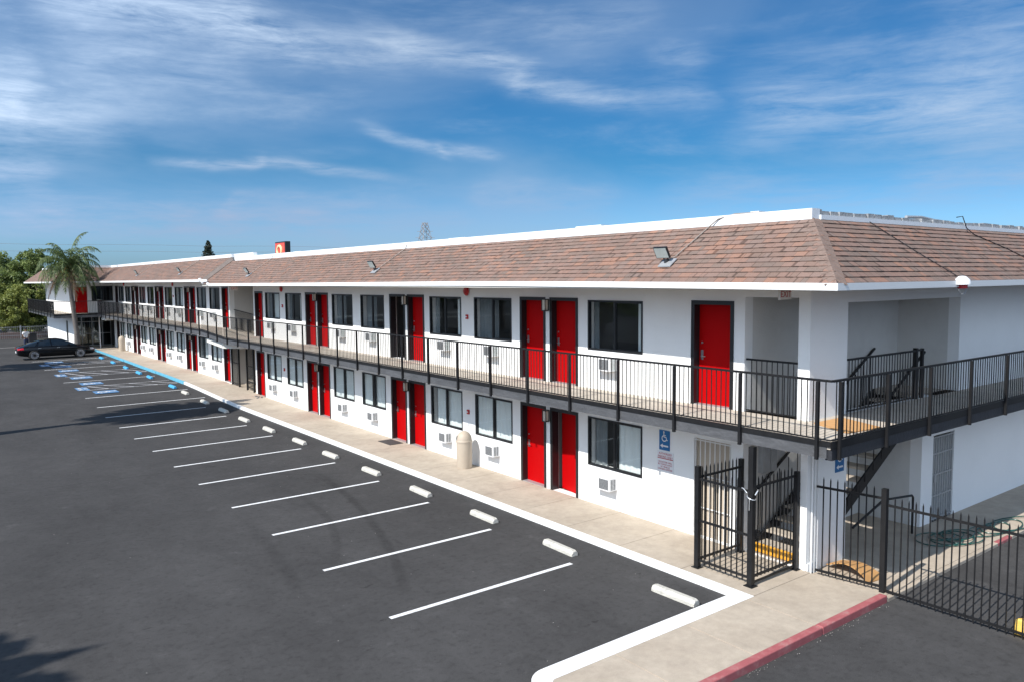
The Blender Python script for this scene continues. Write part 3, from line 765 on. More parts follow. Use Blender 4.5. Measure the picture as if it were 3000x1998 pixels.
# hip caps
mb=MB()
def hipcaps(a,b,n=15,w=.17):
    a=Vector(a); b=Vector(b)
    for i in range(n):
        p=a.lerp(b,i/n); q=a.lerp(b,(i+1.15)/n); d=(q-p).normalized(); sd=d.cross(Vector((0,0,1))).normalized(); lift=Vector((0,0,.022)); dn=Vector((0,0,-.085))
        for s in (1,-1):
            u=R.uniform(0,30)
            mb.poly([p+lift,q+lift*.6,q+sd*w*s+dn,p+sd*w*s+dn+lift*.6],[(u,i),(u+.2,i),(u+.2,i+.9),(u,i+.9)])
            mb.poly([p+lift,p,p+sd*w*s+dn,p+sd*w*s+dn+lift*.6],[(u,i),(u+.2,i),(u+.2,i+.9),(u,i+.9)])
hipcaps((-EX+.06,-EY+.055,ZE+.035),(0,0,ZR)); mb.build('hip_cap','hipcap',roof)
mb=MB(); hipcaps((-4.5,61.5,ZE+RA),(-3.08,62.92,ZR+RA)); mb.build('hip_cap','hipcap',roof)
mb=MB()  # step flashing between the wings, valley
mb.hexa([(-EX,YJ-.16,ZE+.02),(-EX,YJ+.02,ZE+.02),(0,YJ+.02,ZR+.02),(0,YJ-.16,ZR+.02)],[(-EX,YJ-.16,ZE+.04),(-EX,YJ+.02,ZE+RA+.03),(0,YJ+.02,ZR+RA+.03),(0,YJ-.16,ZR+.04)])
mb.build('step_flashing','flash',roof)
mb=MB(); mb.box(0,14,.0,YJ,ZR-.3,ZR-.05); mb.box(0,14,YJ,79,ZR-.3,ZR+RA-.05); mb.box(-3.08,0,62.95,79,ZR-.3,ZR+RA-.06); mb.build('flat_roof','gravel',roof)
# fascia, soffit
mb=MB()
def fas(a,b,dzz=0):
    n=max(1,int(abs(b-a)/2.4))
    for i in range(n):
        y0=a+(b-a)*i/n; y1=a+(b-a)*(i+1)/n
        s0,s1=(sag(y0),sag(y1)) if dzz==0 else (0,0)
        mb.hexa([(-EX-.03,y0,ZS+s0+dzz),(-EX,y0,ZS+s0+dzz),(-EX,y1,ZS+s1+dzz),(-EX-.03,y1,ZS+s1+dzz)],[(-EX-.03,y0,ZE+s0+dzz+.004),(-EX,y0,ZE+s0+dzz+.004),(-EX,y1,ZE+s1+dzz+.004),(-EX-.03,y1,ZE+s1+dzz+.004)])
fas(-EY-.03,YJ-.9); fas(YJ-.9,61.5,RA)
mb.box(-EX,15.4,-EY-.03,-EY,ZS-.015,ZE-.012)
mb.box(-4.5,-EX,61.47,61.5,ZS+RA,ZE+RA+.004); mb.box(-4.53,-4.5,61.47,80.4,ZS+RA,ZE+RA+.004)
mb.build('fascia','white',motel)
mb=MB()
mb.box(-EX,.26,-EY,YJ,ZS+.0,ZS+.03); mb.box(.26,14,-EY,1.5,ZS+.0,ZS+.03); mb.box(-EX,.26,YJ,62.96,ZS+RA,ZS+RA+.03); mb.box(-4.5,-EX,61.5,62.96,ZS+RA,ZS+RA+.03); mb.box(-4.5,-2.88,62.96,79,ZS+RA,ZS+RA+.03)
mb.build('eave_soffit','soffit',motel)
# parapet coping
mb=MB()
segs=[(0,6.2),(6.2,12.4),(12.4,18.6),(18.6,24.9),(24.9,29.3)]
for a,b in segs: mb.box(-.03,.22,a,b-.004,ZR-.01,ZR+.185)
mb.box(-.03,3.,29.3,29.5,ZR-.01,ZR+.22)
for a in range(6): mb.box(-.03,.22,29.5+a*5.6,29.5+(a+1)*5.6-.004 if a<5 else 63.1,ZR+RA-.02,ZR+RA+.15) if a>0 else mb.box(.12,.3,29.5,35.1,ZR-.01,ZR+RA+.15)
mb.box(-.03,.10,YJ,35.1,ZR+RA-.02,ZR+RA+.15)
mb.box(-3.1,-.03,62.9,63.1,ZR+RA-.02,ZR+RA+.15); mb.box(-3.1,-2.9,63.1,79,ZR+RA-.02,ZR+RA+.15)
for a in range(3): mb.box(.22+a*4.7,.22+(a+1)*4.7-.004,-.03,.22,ZR-.01,ZR+.075)
mb.build('parapet','parapet',roof)
mb=MB()   # curled, weathered flashing tiles on the end wall's edge
x=.1
while x<14:
    w=R.uniform(.22,.3); h=R.uniform(.075,.105) if x<3 else R.uniform(.06,.1)
    mb.box(x,x+w-.03,.02+R.uniform(0,.05),.25,ZR+.075,ZR+.075+h); x+=w
mb.box(.05,14,.10,.30,ZR+.07,ZR+.13)
mb.build('weathered_roof_edge','gravel',roof)
for y0,y1,h in ((5.7,6.6,.24),(11.5,12.4,.22),(1.3,1.5,.24),(24.0,24.8,.22)): MB().box(.24,.7,y0,y1,ZR,ZR+h).build('roof_vent','white',roof)
MB().tube([(4.2,.4,ZR+.22),(4.9,.4,ZR+.24),(5.5,.42,ZR+.2),(6.4,.4,ZR+.17)],.035,7).build('roof_pipe','galv',roof)

# beige service grille opening beside the near ground-floor stair
mb=MB(); mb.box(.10,.13,1.70,2.64,.12,2.22)
svc=mb.build('service_door','beige',motel)
mb=MB()
for k in range(8): mb.box(.03,.045,1.74+k*.125,1.755+k*.125,.12,2.2)
for z in (.14,.75,1.43,2.17): mb.box(.028,.043,1.70,2.64,z,z+.02)
mb.build('wire_grille','white',svc)
# screen door in the end wall
mb=MB(); mb.box(4.98,5.90,.06,.10,.06,1.97); sd=mb.build('screen_door','screen',motel)
mb=MB()
for k in range(9): mb.box(4.97+k*.115,4.99+k*.115,.01,.035,.06,1.98)
for z in (.1,.62,1.1,1.58,1.95): mb.box(4.95,5.93,.008,.03,z,z+.03)
mb.box(5.02,5.12,-.01,.02,.95,1.12); mb.build('screen_bars','galv',sd)
# stair-side ribbed corner panel, downpipes
mb=MB()
for k in range(3): mb.tube([(.10+.09*k,-.045,.06),(.10+.09*k,-.045,2.6)],.018,8)
mb.box(.02,.34,-.03,-.004,.06,.25)
mb.build('wall_conduit','white',motel,smooth=True)
mb=MB(); mb.box(.5,.98,1.30,1.408,1.62,2.35); mb.box(.52,.72,1.285,1.3,1.66,2.3); mb.box(.76,.96,1.285,1.3,1.66,2.3); mb.build('electric_cabinet','galv',motel,bevel=.006)
# second stair recess: dark grille gate and posts at ground level
mb=MB()
for yv in (29.62,30.6,31.8,32.9): mb.box(-.05,.03,yv-.04,yv+.04,.12+gz(yv),2.5)
for a,b in ((29.62,30.6),(31.8,32.9)):
    for zz in (.25,1.3,2.2): mb.box(-.02,.01,a,b,zz+gz(31),zz+.04+gz(31))
    n=9
    for i in range(1,n): yv=a+(b-a)*i/n; mb.box(-.015,.0,yv-.008,yv+.008,.2+gz(31),2.3)
mb.build('recess_gate','rail',motel)
# second stair flight in the recess
mb=MB()
for i in range(14): mb.box(.6+i*.16,.6+(i+1)*.16,31.9,32.9,.2+i*.2,.25+i*.2)
mb.build('recess_stair','tread',motel)
# near stair: treads ascending away into the building, sloping steel stringers, handrails
mb=MB(); nst=15; x0,z0,x1,z1=.36,.06,4.86,ZF; rs=(z1-z0)/nst; rn=(x1-x0)/(nst-1)
for i in range(nst-1):
    xa=x0+i*rn; zt=z0+(i+1)*rs
    mb.box(xa-.02,xa+rn+.01,.28,1.32,zt-.05,zt)
stair=mb.build('stair_tread','tread',motel,bevel=.006)
mb=MB()
for i in range(0,1): mb.box(x0-.035,x0-.021,.28,1.32,.07,z0+rs-.012)
mb.box(x0-.045,x0-.022,.28,1.32,z0+rs-.045,z0+rs+.003)
mb.build('yellow_riser','yellow',stair)
mb=MB()
for yv in (.24,1.34): mb.bar((x0-.05,yv,z0+.02),(x1+.05,yv,z1-.10),.035,.26)
for yv in (.22,1.36):
    mb.bar((x0-.1,yv,z0+1.15),(x1,yv,z1+.95),.04,.04)
    for i in range(0,nst-1):
        xa=x0+(i+.5)*rn; zz=z0+(i+.5)*rs; mb.bar((xa,yv,zz+.05),(xa,yv,zz+1.08),.014,.014,up=Vector((1,0,0)))
mb.box(x0-.14,x0-.08,.19,.25,.06,1.25); mb.box(x0-.14,x0-.08,1.33,1.39,.06,1.25)
mb.build('stair_stringer','rail',motel)
mb=MB(); mb.tube([(3.85,-.1,.06),(3.85,-.1,.85),(3.8,-.1,.9),(3.0,.1,.9),(1.8,.1,.55)],.025,8); mb.build('pipe_handrail','rail',motel,smooth=True)
# lobby storefront
mb=MB()
for xv in (-2.85,-2.05,-1.3,-.55,.1): mb.box(xv,xv+.06,65.2,65.28,.32,2.75)
for zz in (.34,1.32,2.3,2.72): mb.box(-2.85,.16,65.19,65.27,zz,zz+.05)
sf=mb.build('storefront','galv',motel)
mb=MB(); mb.poly([(-2.84,65.3,.34),(.15,65.3,.34),(.15,65.3,2.72),(-2.84,65.3,2.72)]); mb.build('pane','glassd',sf,fixn=False)
mb=MB(); mb.box(-.02,.06,62.2,62.28,.32,2.9); mb.box(-1.2,-1.12,62.5,62.58,.32,2.9); mb.build('canopy_post','white',motel)
mb=MB(); mb.poly([(-1.5,63.12,3.92+RA),(.20,63.12,3.92+RA),(.20,63.12,5.04+RA),(-1.5,63.12,5.04+RA)]); 
g=MB(); 
for a in (-1.55,-.70,.16): g.box(a,a+.06,62.93,63.1,3.86+RA,5.08+RA)
for zz in (3.86+RA,5.02+RA): g.box(-1.49,.16,62.93,63.1,zz,zz+.06)
wo=g.build('window','black',motel); mb.build('pane','glassd',wo,fixn=False)
curt=MB()
for i in range(20):
    a=-1.48+i*.04; curt.poly([(a,63.2+.02*(i%2),3.9+RA),(a+.04,63.2+.02*((i+1)%2),3.9+RA),(a+.04,63.2+.02*((i+1)%2),5.05+RA),(a,63.2+.02*(i%2),5.05+RA)])
curt.build('curtain','curtaind',wo,fixn=False)
mb=MB(); mb.box(-2.905,-2.88,66.2,67.1,.32,2.4); mb.build('side_door','black',motel)
# dome cameras on the eave
for x_,y_,z_ in ((-1.46,32.6,5.62),(-1.47,32.1,5.5),(-1.46,31.3,5.40)):
    mb=MB(); mb.lathe([(.03,.12),(.08,.10),(.09,.04),(.075,-.02),(.04,-.06)],(x_-.06,y_,z_),12); mb.box(x_-.06,x_+.03,y_-.05,y_+.05,z_,z_+.06)
    mb.build('dome_camera','whiteplastic',motel,smooth=True)

# ------------------------------------------------------------------ fittings on the motel (things of their own)
def ac_unit(loc,label,grille):
    x,y,z=loc
    t=thing('air_conditioner',loc,label,'air conditioner','through-wall air conditioners below the room windows')
    c=MB(); c.box(x-.25,x+.05,y,y+.56,z,z+.31).build('case','whiteplastic',t,bevel=.008)
    g=MB(); g.box(x-.258,x-.251,y+.04,y+.35,z+.035,z+.275)
    for k in range(7): g.box(x-.264,x-.259,y+.04,y+.35,z+.05+k*.033,z+.062+k*.033)
    g.build('front_grille','grille',t)
    s=MB()
    for k in range(8):
        for q in range(2): s.box(x-.205+q*.085,x-.145+q*.085,y-.006,y-.0005,z+.035+k*.031,z+.055+k*.031)
    s.build('side_louvre',grille,t)
    return t
p1=p2=None
for i,w in enumerate(WIN):
    for up in (0,1):
        z=(3.42 if up else .60)+dz(w); loc=(0,w+ (.80 if i==0 else .60),z)
        where='upper-floor' if up else 'ground-floor'
        lab='white boxy air conditioner below the %s %s window counted from the near corner'%(ORD[i],where)
        base=p2 if up else p1
        if base is None:
            o=ac_unit(loc,lab,'grille' if not up else 'fin')
            if up: p2=o
            else: p1=o
        else: o=copy_tree(base,loc=loc); o['label']=lab
def wall_lamp(loc,label):
    x,y,z=loc; t=thing('wall_lamp',loc,label,'wall lamp','black framed wall lamps between paired doors')
    m=MB(); m.box(x-.03,x,y-.05,y+.05,z,z+.3); m.box(x-.15,x-.03,y-.075,y+.075,z,z+.02); m.box(x-.15,x-.03,y-.075,y+.075,z+.28,z+.3)
    for a in (-.075,.06):
        for b in (-.15,-.045): m.box(x+b,x+b+.015,y+a,y+a+.015,z+.02,z+.28)
    m.build('lamp_frame','black',t)
    MB().box(x-.135,x-.035,y-.055,y+.055,z+.02,z+.28).build('lamp_shade','cream',t); return t
b0=None
for i,(a,b) in enumerate(DPAIR):
    for up in (0,1):
        y=(a+DW+b)/2; loc=(-.001,y,(4.74 if up else 1.90)+dz(y))
        lab='black framed wall lamp between the %s pair of %s red doors from the near corner'%(ORD[i],'upper-floor' if up else 'ground-floor')
        if b0 is None: b0=wall_lamp(loc,lab)
        else: o=copy_tree(b0,loc=loc); o['label']=lab
# round red alarm bells
b0=None
for i,y in enumerate((11.07,25.65,43.95,58.4)):
    lab='round red alarm bell high on the upper wall, %s from the near corner'%ORD[i]; loc=(0,y,5.21+dz(y))
    if b0 is None:
        b0=thing('alarm_bell',loc,lab,'alarm bell','round red alarm bells under the eave')
        MB().lathe([(.05,0),(.05,-.03)],loc,12,'x').build('mount','red2',b0)
        MB().lathe([(.13,-.03),(.13,-.045),(.11,-.075),(.06,-.09),(.02,-.095)],loc,24,'x').build('gong','red2',b0,smooth=True)
    else: o=copy_tree(b0,loc=loc); o['label']=lab
# small fire alarm pull boxes
b0=None
for i,(y,z,w) in enumerate(((11.08,4.40,'upper wall'),(11.08,1.60,'ground-floor wall'),(25.62,4.40,'upper wall'),(25.62,1.60,'ground-floor wall'),(43.95,4.60,'upper wall'))):
    lab='small dark red alarm pull box on the %s %s'%(w,('between the second and third windows','between the second and third windows','between the sixth and seventh windows','between the sixth and seventh windows','of the far wing')[i])
    loc=(0,y,z)
    if b0 is None:
        b0=thing('pull_box',loc,lab,'alarm box','small alarm pull boxes')
        MB().box(-.045,0,y-.05,y+.05,z,z+.13).build('housing','red2',b0,bevel=.005); MB().box(-.055,-.046,y-.035,y+.035,z+.05,z+.08).build('handle','white',b0)
    else: o=copy_tree(b0,loc=loc); o['label']=lab
# exit signs under the eave
for i,(x,y,z) in enumerate(((-.85,-.02,5.16),(-.95,29.2,5.14))):
    t=thing('exit_sign',(x,y,z),('EXIT sign with red letters under the eave near the front corner','EXIT sign with red letters under the eave by the middle stair recess')[i],'exit sign','EXIT signs hung under the eave')
    MB().box(x-.16,x+.16,y-.025,y+.025,z,z+.18).build('sign_box','exitw',t,bevel=.004)
    MB().box(x-.02,x+.02,y-.02,y+.02,z+.18,z+.2).build('hanger','white',t)
    text_mesh('EXIT',.155,'signr',lambda a,b,c,x=x,y=y,z=z:(x+a,y-.026-c,z+.09+b),'lettering',t)
# floodlights on the roof with conduit up the slope
def roofz(x): return ZE+(ZR-ZE)*(x+EX)/EX
for i,y in enumerate((2.5,14.8,26.8,38.0,48.6)):
    d=dz(y) if y>YJ else 0; sgz=sag(y) if y<YJ else 0; x=-1.05; z=roofz(x)+d+sgz*.8+.015
    t=thing('roof_floodlight',(x,y,z),'small black floodlight on the shingled roof edge, %s from the near corner'%ORD[i],'floodlight','floodlights along the roof edge')
    m=MB(); m.hexa([(x-.12,y-.2,z-.07),(x+.08,y-.2,z+.075),(x+.08,y+.12,z+.075),(x-.12,y+.12,z-.07)],[(x-.12,y-.2,z-.05),(x+.08,y-.2,z+.095),(x+.08,y+.12,z+.095),(x-.12,y+.12,z-.05)])
    m.build('base_plate','galv',t)
    m=MB(); m.lathe([(.05,0),(.045,.09)],(x,y,z),10); m.bar((x,y-.05,z+.05),(x-.05,y-.05,z+.16),.02); m.bar((x,y+.05,z+.05),(x-.05,y+.05,z+.16),.02); m.build('bracket','black',t)
    # lamp head, tilted, facing up and out
    m=MB(); g=MB(); c=Vector((x-.12,y+.03,z+.20)); n=Vector((-.80,.0,-.25)).normalized(); n=Vector((-.84,-.06,-.52)).normalized(); a=Vector((0,0,1)).cross(n).normalized(); u=n.cross(a)
    def hx(mb,hw,hh,d0,d1):
        b=[c+a*s*hw+u*q*hh+n*d0 for s,q in ((-1,-1),(1,-1),(1,1),(-1,1))]; tt=[p+n*(d1-d0) for p in b]; mb.hexa(b,tt)
    hx(m,.165,.125,-.045,0); hx(g,.145,.105,.001,.006); m.build('lamp_head','black',t,bevel=.008); g.build('lens','lens',t)
    m=MB(); top=Vector((.0,y-.30,ZR+d+.06)); p0=Vector((x+.02,y-.02,z+.07))
    pts=[p0,p0+Vector((.12,-.08,.06)),Vector((-.75,y-.14,roofz(-.75)+d+sgz*.5+.05)),Vector((-.4,y-.2,roofz(-.4)+d+.045)),Vector((-.08,y-.26,ZR+d-.02))]
    if i==0: pts+=[Vector((-.05,y-.45,ZR+.12)),Vector((.02,y-.8,ZR+.2)),Vector((.1,y-1.3,ZR+.20))]
    else: pts+=[Vector((-.04,y-.28,ZR+d+.1)),Vector((.05,y-.3,ZR+d+.2))]
    m.tube(pts,.013,6); m.build('conduit','conduit',t,smooth=True)
# cables on the end roof + hooded siren
t=thing('siren_lamp',(2.62,-1.4,5.36),'white hooded red siren fixed to the fascia of the end wall','siren')
m=MB(); prof=[(.02,.10),(.06,.095),(.13,.03),(.15,-.04),(.15,-.06)]; m.lathe(prof,(2.62,-1.45,5.44),20); m.build('hood','whiteplastic',t,smooth=True)
m=MB(); m.lathe([(.085,-.055),(.085,-.13),(.03,-.14)],(2.67,-1.44,5.44),16); m.build('horn','red2',t,smooth=True)
m=MB(); m.box(2.58,2.66,-1.4,-1.325,5.36,5.46); m.tube([(2.75,-1.43,5.42),(2.80,-1.46,5.33),(2.72,-1.47,5.22),(2.6,-1.45,5.20),(2.52,-1.44,5.28)],.008,6); m.build('bracket','galv',t)
m=MB(); 
def ers(x,y): return (x,y,ZE+(ZR-ZE)*(y+EY)/EY+.03)
m.tube([ers(2.7,-1.31),ers(2.3,-.75),ers(1.9,-.02)],.008,5)
o=m.build('roof_cable','rail',None,smooth=True,loc=ers(2.7,-1.3)); tag(o,'thin dark cable running down the end roof to the hooded siren','cable')
m=MB(); m.tube([(5.9,.1,6.85),(5.85,-.05,6.86),(5.9,-.12,6.6)]+[ers(6.1,-.2),ers(6.9,-.6),ers(7.8,-1.3)],.011,5)
o=m.build('roof_cable','rail',None,smooth=True,loc=(5.9,0,6.8)); tag(o,'thick cable looping over the parapet onto the right side of the end roof','cable')

# wall signs
def wall_isa(P,label,w=.30,h=.44,arrow=True):
    """P maps (u right, v up, depth out) to world"""
    o0=P(0,0,0); t=thing('access_sign',o0,label,'sign')
    m=MB()
    def bx(mb,u0,u1,v0,v1,d0,d1): mb.hexa([P(u0,v0,d0),P(u1,v0,d0),P(u1,v0,d1),P(u0,v0,d1)],[P(u0,v1,d0),P(u1,v1,d0),P(u1,v1,d1),P(u0,v1,d1)])
    bx(m,-w/2,w/2,-h/2,h/2,.004,.014); m.build('panel','blue',t)
    g=MB()
    for p in chairsym(.0,.075,.27,.0165,lambda a,b,z:P(a,b,z)): g.poly(p)
    # arrow pointing left
    av=-.125
    g.poly([P(-.12,av,.0165),(P(-.045,av+.05,.0165)),P(-.045,av-.05,.0165)]); g.poly([P(-.045,av+.018,.0165),P(.11,av+.018,.0165),P(.11,av-.018,.0165),P(-.045,av-.018,.0165)])
    g.build('symbol','signw',t,fixn=False); return t
wall_isa(lambda u,v,d:(-d,3.445-u,2.03+v),'blue wheelchair sign with left arrow on the white front wall')
wall_isa(lambda u,v,d:(1.07+u,-d,2.05+v),'blue wheelchair sign with left arrow on the corner column, half under the balcony beam')
t=thing('parking_notice',(0,3.42,1.56),'white parking notice with a red bar, below the blue wheelchair sign','sign')
MB().box(-.012,-.003,3.19,3.65,1.33,1.77).build('panel','signw',t)
fnp=lambda dv: (lambda a,b,c:(-.0135-c,3.42-a,1.56+dv+b))
text_mesh('AUTHORIZED\nPARKING ONLY',.066,'signr',fnp(.135),'heading',t,ext=.001,sx=.9)
MB().box(-.0145,-.0125,3.20,3.64,1.615,1.632).build('red_bar','signr',t)
text_mesh('VIOLATORS WILL\nBE TOWED AWAY\nAT VEHICLE\nOWNERS EXPENSE',.052,'signr',fnp(-.095),'small_print',t,ext=.001,sx=.95)

# ------------------------------------------------------------------ gate cage and fence
def picketpanel(a,b,z0,rails,top,sp=.115,w=.018,tall=None):
    m=MB(); a=Vector(a); b=Vector(b); d=b-a; n=max(2,int(d.length/sp))
    for r in rails: m.bar(a+Vector((0,0,r)),b+Vector((0,0,r)),.03,.04)
    for i in range(1,n):
        p=a+d*(i/n); m.bar(p+Vector((0,0,z0)),p+Vector((0,0,top-.03)),w,w,up=Vector((1,0,0)))
        q=p+Vector((0,0,top-.03)); k=w/2; m.poly([q+Vector((-k,-k,0)),q+Vector((k,-k,0)),q+Vector((0,0,.06))]); m.poly([q+Vector((k,-k,0)),q+Vector((k,k,0)),q+Vector((0,0,.06))]); m.poly([q+Vector((k,k,0)),q+Vector((-k,k,0)),q+Vector((0,0,.06))]); m.poly([q+Vector((-k,k,0)),q+Vector((-k,-k,0)),q+Vector((0,0,.06))])
    return m
def sqpost(x,y,w,z0,z1): 
    m=MB(); m.box(x-w/2,x+w/2,y-w/2,y+w/2,z0,z1); m.box(x-w*.9,x+w*.9,y-w*.9,y+w*.9,z0-.002,z0+.015); return m
cage=thing('stair_gate_cage',(-1.4,.2,.12),'black picket cage gate closing the ground-floor stair under the balcony corner','gate')
for i,(x,y,w,h) in enumerate(((-1.39,.20,.10,2.62),(-1.40,1.38,.09,2.06),(-.07,1.40,.08,2.0),(-.07,.17,.08,1.98))): sqpost(x,y,w,.12,h).build('post','rail',cage)
picketpanel((-1.40,.25,0),(-1.40,1.34,0),.20,(.27,1.03,1.82),2.0,.11).build('front_panel','rail',cage)
m=picketpanel((-1.34,.18,0),(-.11,.18,0),.26,(.30,1.90),2.06,.11); m.bar((-1.34,.18,.19),(-.11,.18,.19),.03,.03); m.build('gate_leaf','rail',cage)
picketpanel((-1.36,1.40,0),(-.11,1.40,0),.20,(.27,1.84),2.02,.11).build('back_panel','rail',cage)
m=MB(); m.box(-1.33,-1.25,.14,.20,.98,1.12); m.box(-1.31,-1.27,.11,.14,1.02,1.08); m.build('lock','rail',cage)
m=MB()
pts=[Vector((-1.40+.075*math.cos(a)*1.0,.20+.075*math.sin(a)*1.0,1.72+.03*math.sin(a))) for a in [2*PI*i/14 for i in range(14)]]
m.tube(pts,.008,6,closed=True)
m.tube([(-1.46,.20,1.72),(-1.47,.195,1.62),(-1.465,.20,1.5)],[.010,.007,.009],6); m.tube([(-1.41,.12,1.78),(-1.37,.10,1.85),(-1.33,.12,1.86)],.012,6); m.tube([(-1.46,.25,1.8),(-1.45,.33,1.86),(-1.43,.38,1.86)],.010,6)
o=m.build('chain','chain',None,smooth=True,loc=(-1.4,.2,1.72)); tag(o,'bright steel chain wrapped round the tall gate cage post','chain')
fence=thing('picket_fence',(.3,-1.3,0),'tall black picket fence with a thick post running off from the white corner column','fence')
sqpost(.30,-1.30,.09,.0,1.90).build('post','rail',fence)
picketpanel((.12,-.12,0),(.28,-1.25,0),.10,(.16,1.73),1.90,.115).build('short_panel','rail',fence)
picketpanel((.30,-1.36,0),(.30,-6.3,0),.03,(.10,1.62),1.76,.115).build('long_panel','rail',fence)

# wheel stops
def wstop(mat,name='wheel_stop'):
    m=MB(); pr=[(-.09,0),(.09,0),(.085,.06),(.045,.115),(-.045,.115),(-.085,.06)]
    L2=.54; n=len(pr); v=[]
    for yv,s in ((-L2,.86),(-L2+.06,1),(L2-.06,1),(L2,.86)):
        for a,b in pr: v.append((a*s,yv,b*(s if yv in(-L2,L2) else 1)))
    m.v=v
    for j in range(3):
        for q in range(n): m.f.append([j*n+q,j*n+(q+1)%n,(j+1)*n+(q+1)%n,(j+1)*n+q])
    m.f.append(list(range(n))[::-1]); m.f.append([3*n+q for q in range(n)])
    return m.build(name,mat,None,bevel=.005)
base=wstop('stop')
wy=[.88,3.98,6.70,9.52,12.32,15.08,17.74,20.55,23.3,26.1,28.85,32.0]
for i,yv in enumerate(wy):
    o=base if i==0 else base.copy()
    if i: COL.objects.link(o)
    o.location=(-2.60+R.uniform(-.03,.03),yv,gz(yv)+.002); o.rotation_euler=(0,0,R.uniform(-.03,.03)); o.scale=(1,.88+R.uniform(-.03,.05),1)
    sh=', lying in the palm shadow' if i==10 or i==9 and False else ''
    tag(o,'worn off-white concrete wheel stop, %s from the near kerb corner%s'%(ORD[i],sh),'wheel stop','white wheel stops at the stall heads')
base=wstop('stopb')
for i,yv in enumerate((34.4,39.3,42.0,45.6,49.6,53.7)):
    o=base if i==0 else base.copy()
    if i: COL.objects.link(o)
    o.location=(-2.6,yv,gz(yv)+.002); o.rotation_euler=(0,0,R.uniform(-.03,.03))
    tag(o,'bright blue painted wheel stop, %s counted from the near end of the accessible stalls'%ORD[i],'wheel stop','blue wheel stops in the accessible stalls')

# litter bins
def dome_bin(loc,label,h=1.15,r=.23):
    x,y,z=loc; t=thing('litter_bin',loc,label,'litter bin','beige dome-topped litter bins on the walkway')
    MB().lathe([(r*.93,0),(r*.96,.02),(r,h*.62),(r,h*.72)],(x,y,z),28).build('body','beige',t,smooth=True)
    k=h*.72; m=MB(); m.lathe([(r*1.05,k-.02),(r*1.05,k+.02),(r*.99,k+.03)]+[(r*.98*math.cos(a),k+.04+ (h-k-.04)*math.sin(a)) for a in [PI/2*i/9 for i in range(9)]]+[(.01,h)],(x,y,z),28); m.build('dome_lid','beige',t,smooth=True)
    a=rad(150); m=MB()
    p=lambda u,v,d:(x+math.cos(a)*(r*.99*math.cos(math.asin(min(.9,v*.9)))+d)-math.sin(a)*u,y+math.sin(a)*(r*.99*math.cos(math.asin(min(.9,v*.9)))+d)+math.cos(a)*u,z+k+.05+(h-k)*v)
    m.poly([p(-.08,.0,.008),p(.08,.0,.008),p(.07,.5,.01),p(-.07,.5,.01)]); m.build('flap','binbk',t,fixn=False)
    return t
dome_bin((-.42,10.72,.12),'beige dome-topped litter bin on the walkway below the second ground-floor window',1.08)
dome_bin((-.42,58.0,.12+RA),'beige dome-topped litter bin at the far end of the walkway near the glass lobby',1.15,.24)
t=thing('dark_bin',(-4.75,73.5,RA),'black square waste bin standing on the pavement beyond the parked car','waste bin')
MB().box(-5.05,-4.45,73.2,73.8,RA,RA+.85).build('body','binbk',t,bevel=.02); MB().box(-5.08,-4.42,73.17,73.83,RA+.86,RA+.95).build('lid','binbk',t,bevel=.02)
# door mat, plywood, cardboard, hose, yellow box, bottles
o=MB().box(-.62,-.12,14.85,15.7,.122,.134).build('door_mat','mat',None,loc=(-.37,15.3,.122)); tag(o,'dark rubber door mat on the walkway outside the third red ground-floor door','door mat')
m=MB(); m.poly([(.95,-.12,ZF+.02),(-.42,-.30,ZF+.02),(-.52,-1.12,ZF+.02),(.55,-1.22,ZF+.02)]); 
o=MB().hexa([(.72,-.22,ZF+.005),(-.15,-.2,ZF+.005),(-.55,-1.05,ZF+.005),(.35,-1.18,ZF+.005)],[(.72,-.22,ZF+.022),(-.15,-.2,ZF+.022),(-.55,-1.05,ZF+.022),(.35,-1.18,ZF+.022)]).build('plywood_sheet','wood',None,loc=(0,-.7,ZF)); tag(o,'tan plywood sheet lying on the balcony corner floor','plywood sheet')
m=MB(); nx=12
def cs(u): return .13+.16*math.sin(u*PI*.9)**1.2 if u<1.0 else .1
for i in range(nx):
    u0,u1=i/nx,(i+1)/nx
    A=Vector((.62,-.05,0)).lerp(Vector((.40,-.95,0)),u0); B=Vector((.62,-.05,0)).lerp(Vector((.40,-.95,0)),u1)
    A2=Vector((1.15,-.06,0)).lerp(Vector((.90,-1.0,0)),u0); B2=Vector((1.15,-.06,0)).lerp(Vector((.90,-1.0,0)),u1)
    za,zb=cs(u0),cs(u1)
    m.hexa([(A.x,A.y,za-.02),(A2.x,A2.y,za*.7-.02),(B2.x,B2.y,zb*.7-.02),(B.x,B.y,zb-.02)],[(A.x,A.y,za),(A2.x,A2.y,za*.7),(B2.x,B2.y,zb*.7),(B.x,B.y,zb)])
o=m.build('cardboard_sheet','card',None,loc=(.8,-.5,.06)); tag(o,'curled brown cardboard sheet behind the short picket panel','cardboard')
m=MB()
pts=[]
for i in range(150):
    a=i*2*PI/26; rr=.38+.16*math.sin(i*.11)+.05*math.sin(i*.37); pts.append((3.75+i*.0045+rr*math.cos(a)*1.1,-.62-.002*i+rr*.72*math.sin(a),.085+.0009*i%.05))
pts+=[(4.9+.25*i,-.75-.12*math.sin(i*.9)-.04*i,.085+.02*math.sin(i)) for i in range(1,16)]
m.tube(pts,.013,6)
pts=[(5.0+.62*math.cos(2*PI*i/22)+.02*i,-1.0+.26*math.sin(2*PI*i/22)-.004*i,.09) for i in range(60)]+[(6.6,-1.5,.08),(7.4,-1.7,.03)]
m.tube(pts,.013,6)
o=m.build('garden_hose','hose',None,smooth=True,loc=(4,-.8,.06)); tag(o,'dark green garden hose in loose coils on the walkway by the end wall','hose')
t=thing('yellow_box',(.55,-3.55,0),'yellow plastic object on the asphalt behind the fence at the right edge','box')
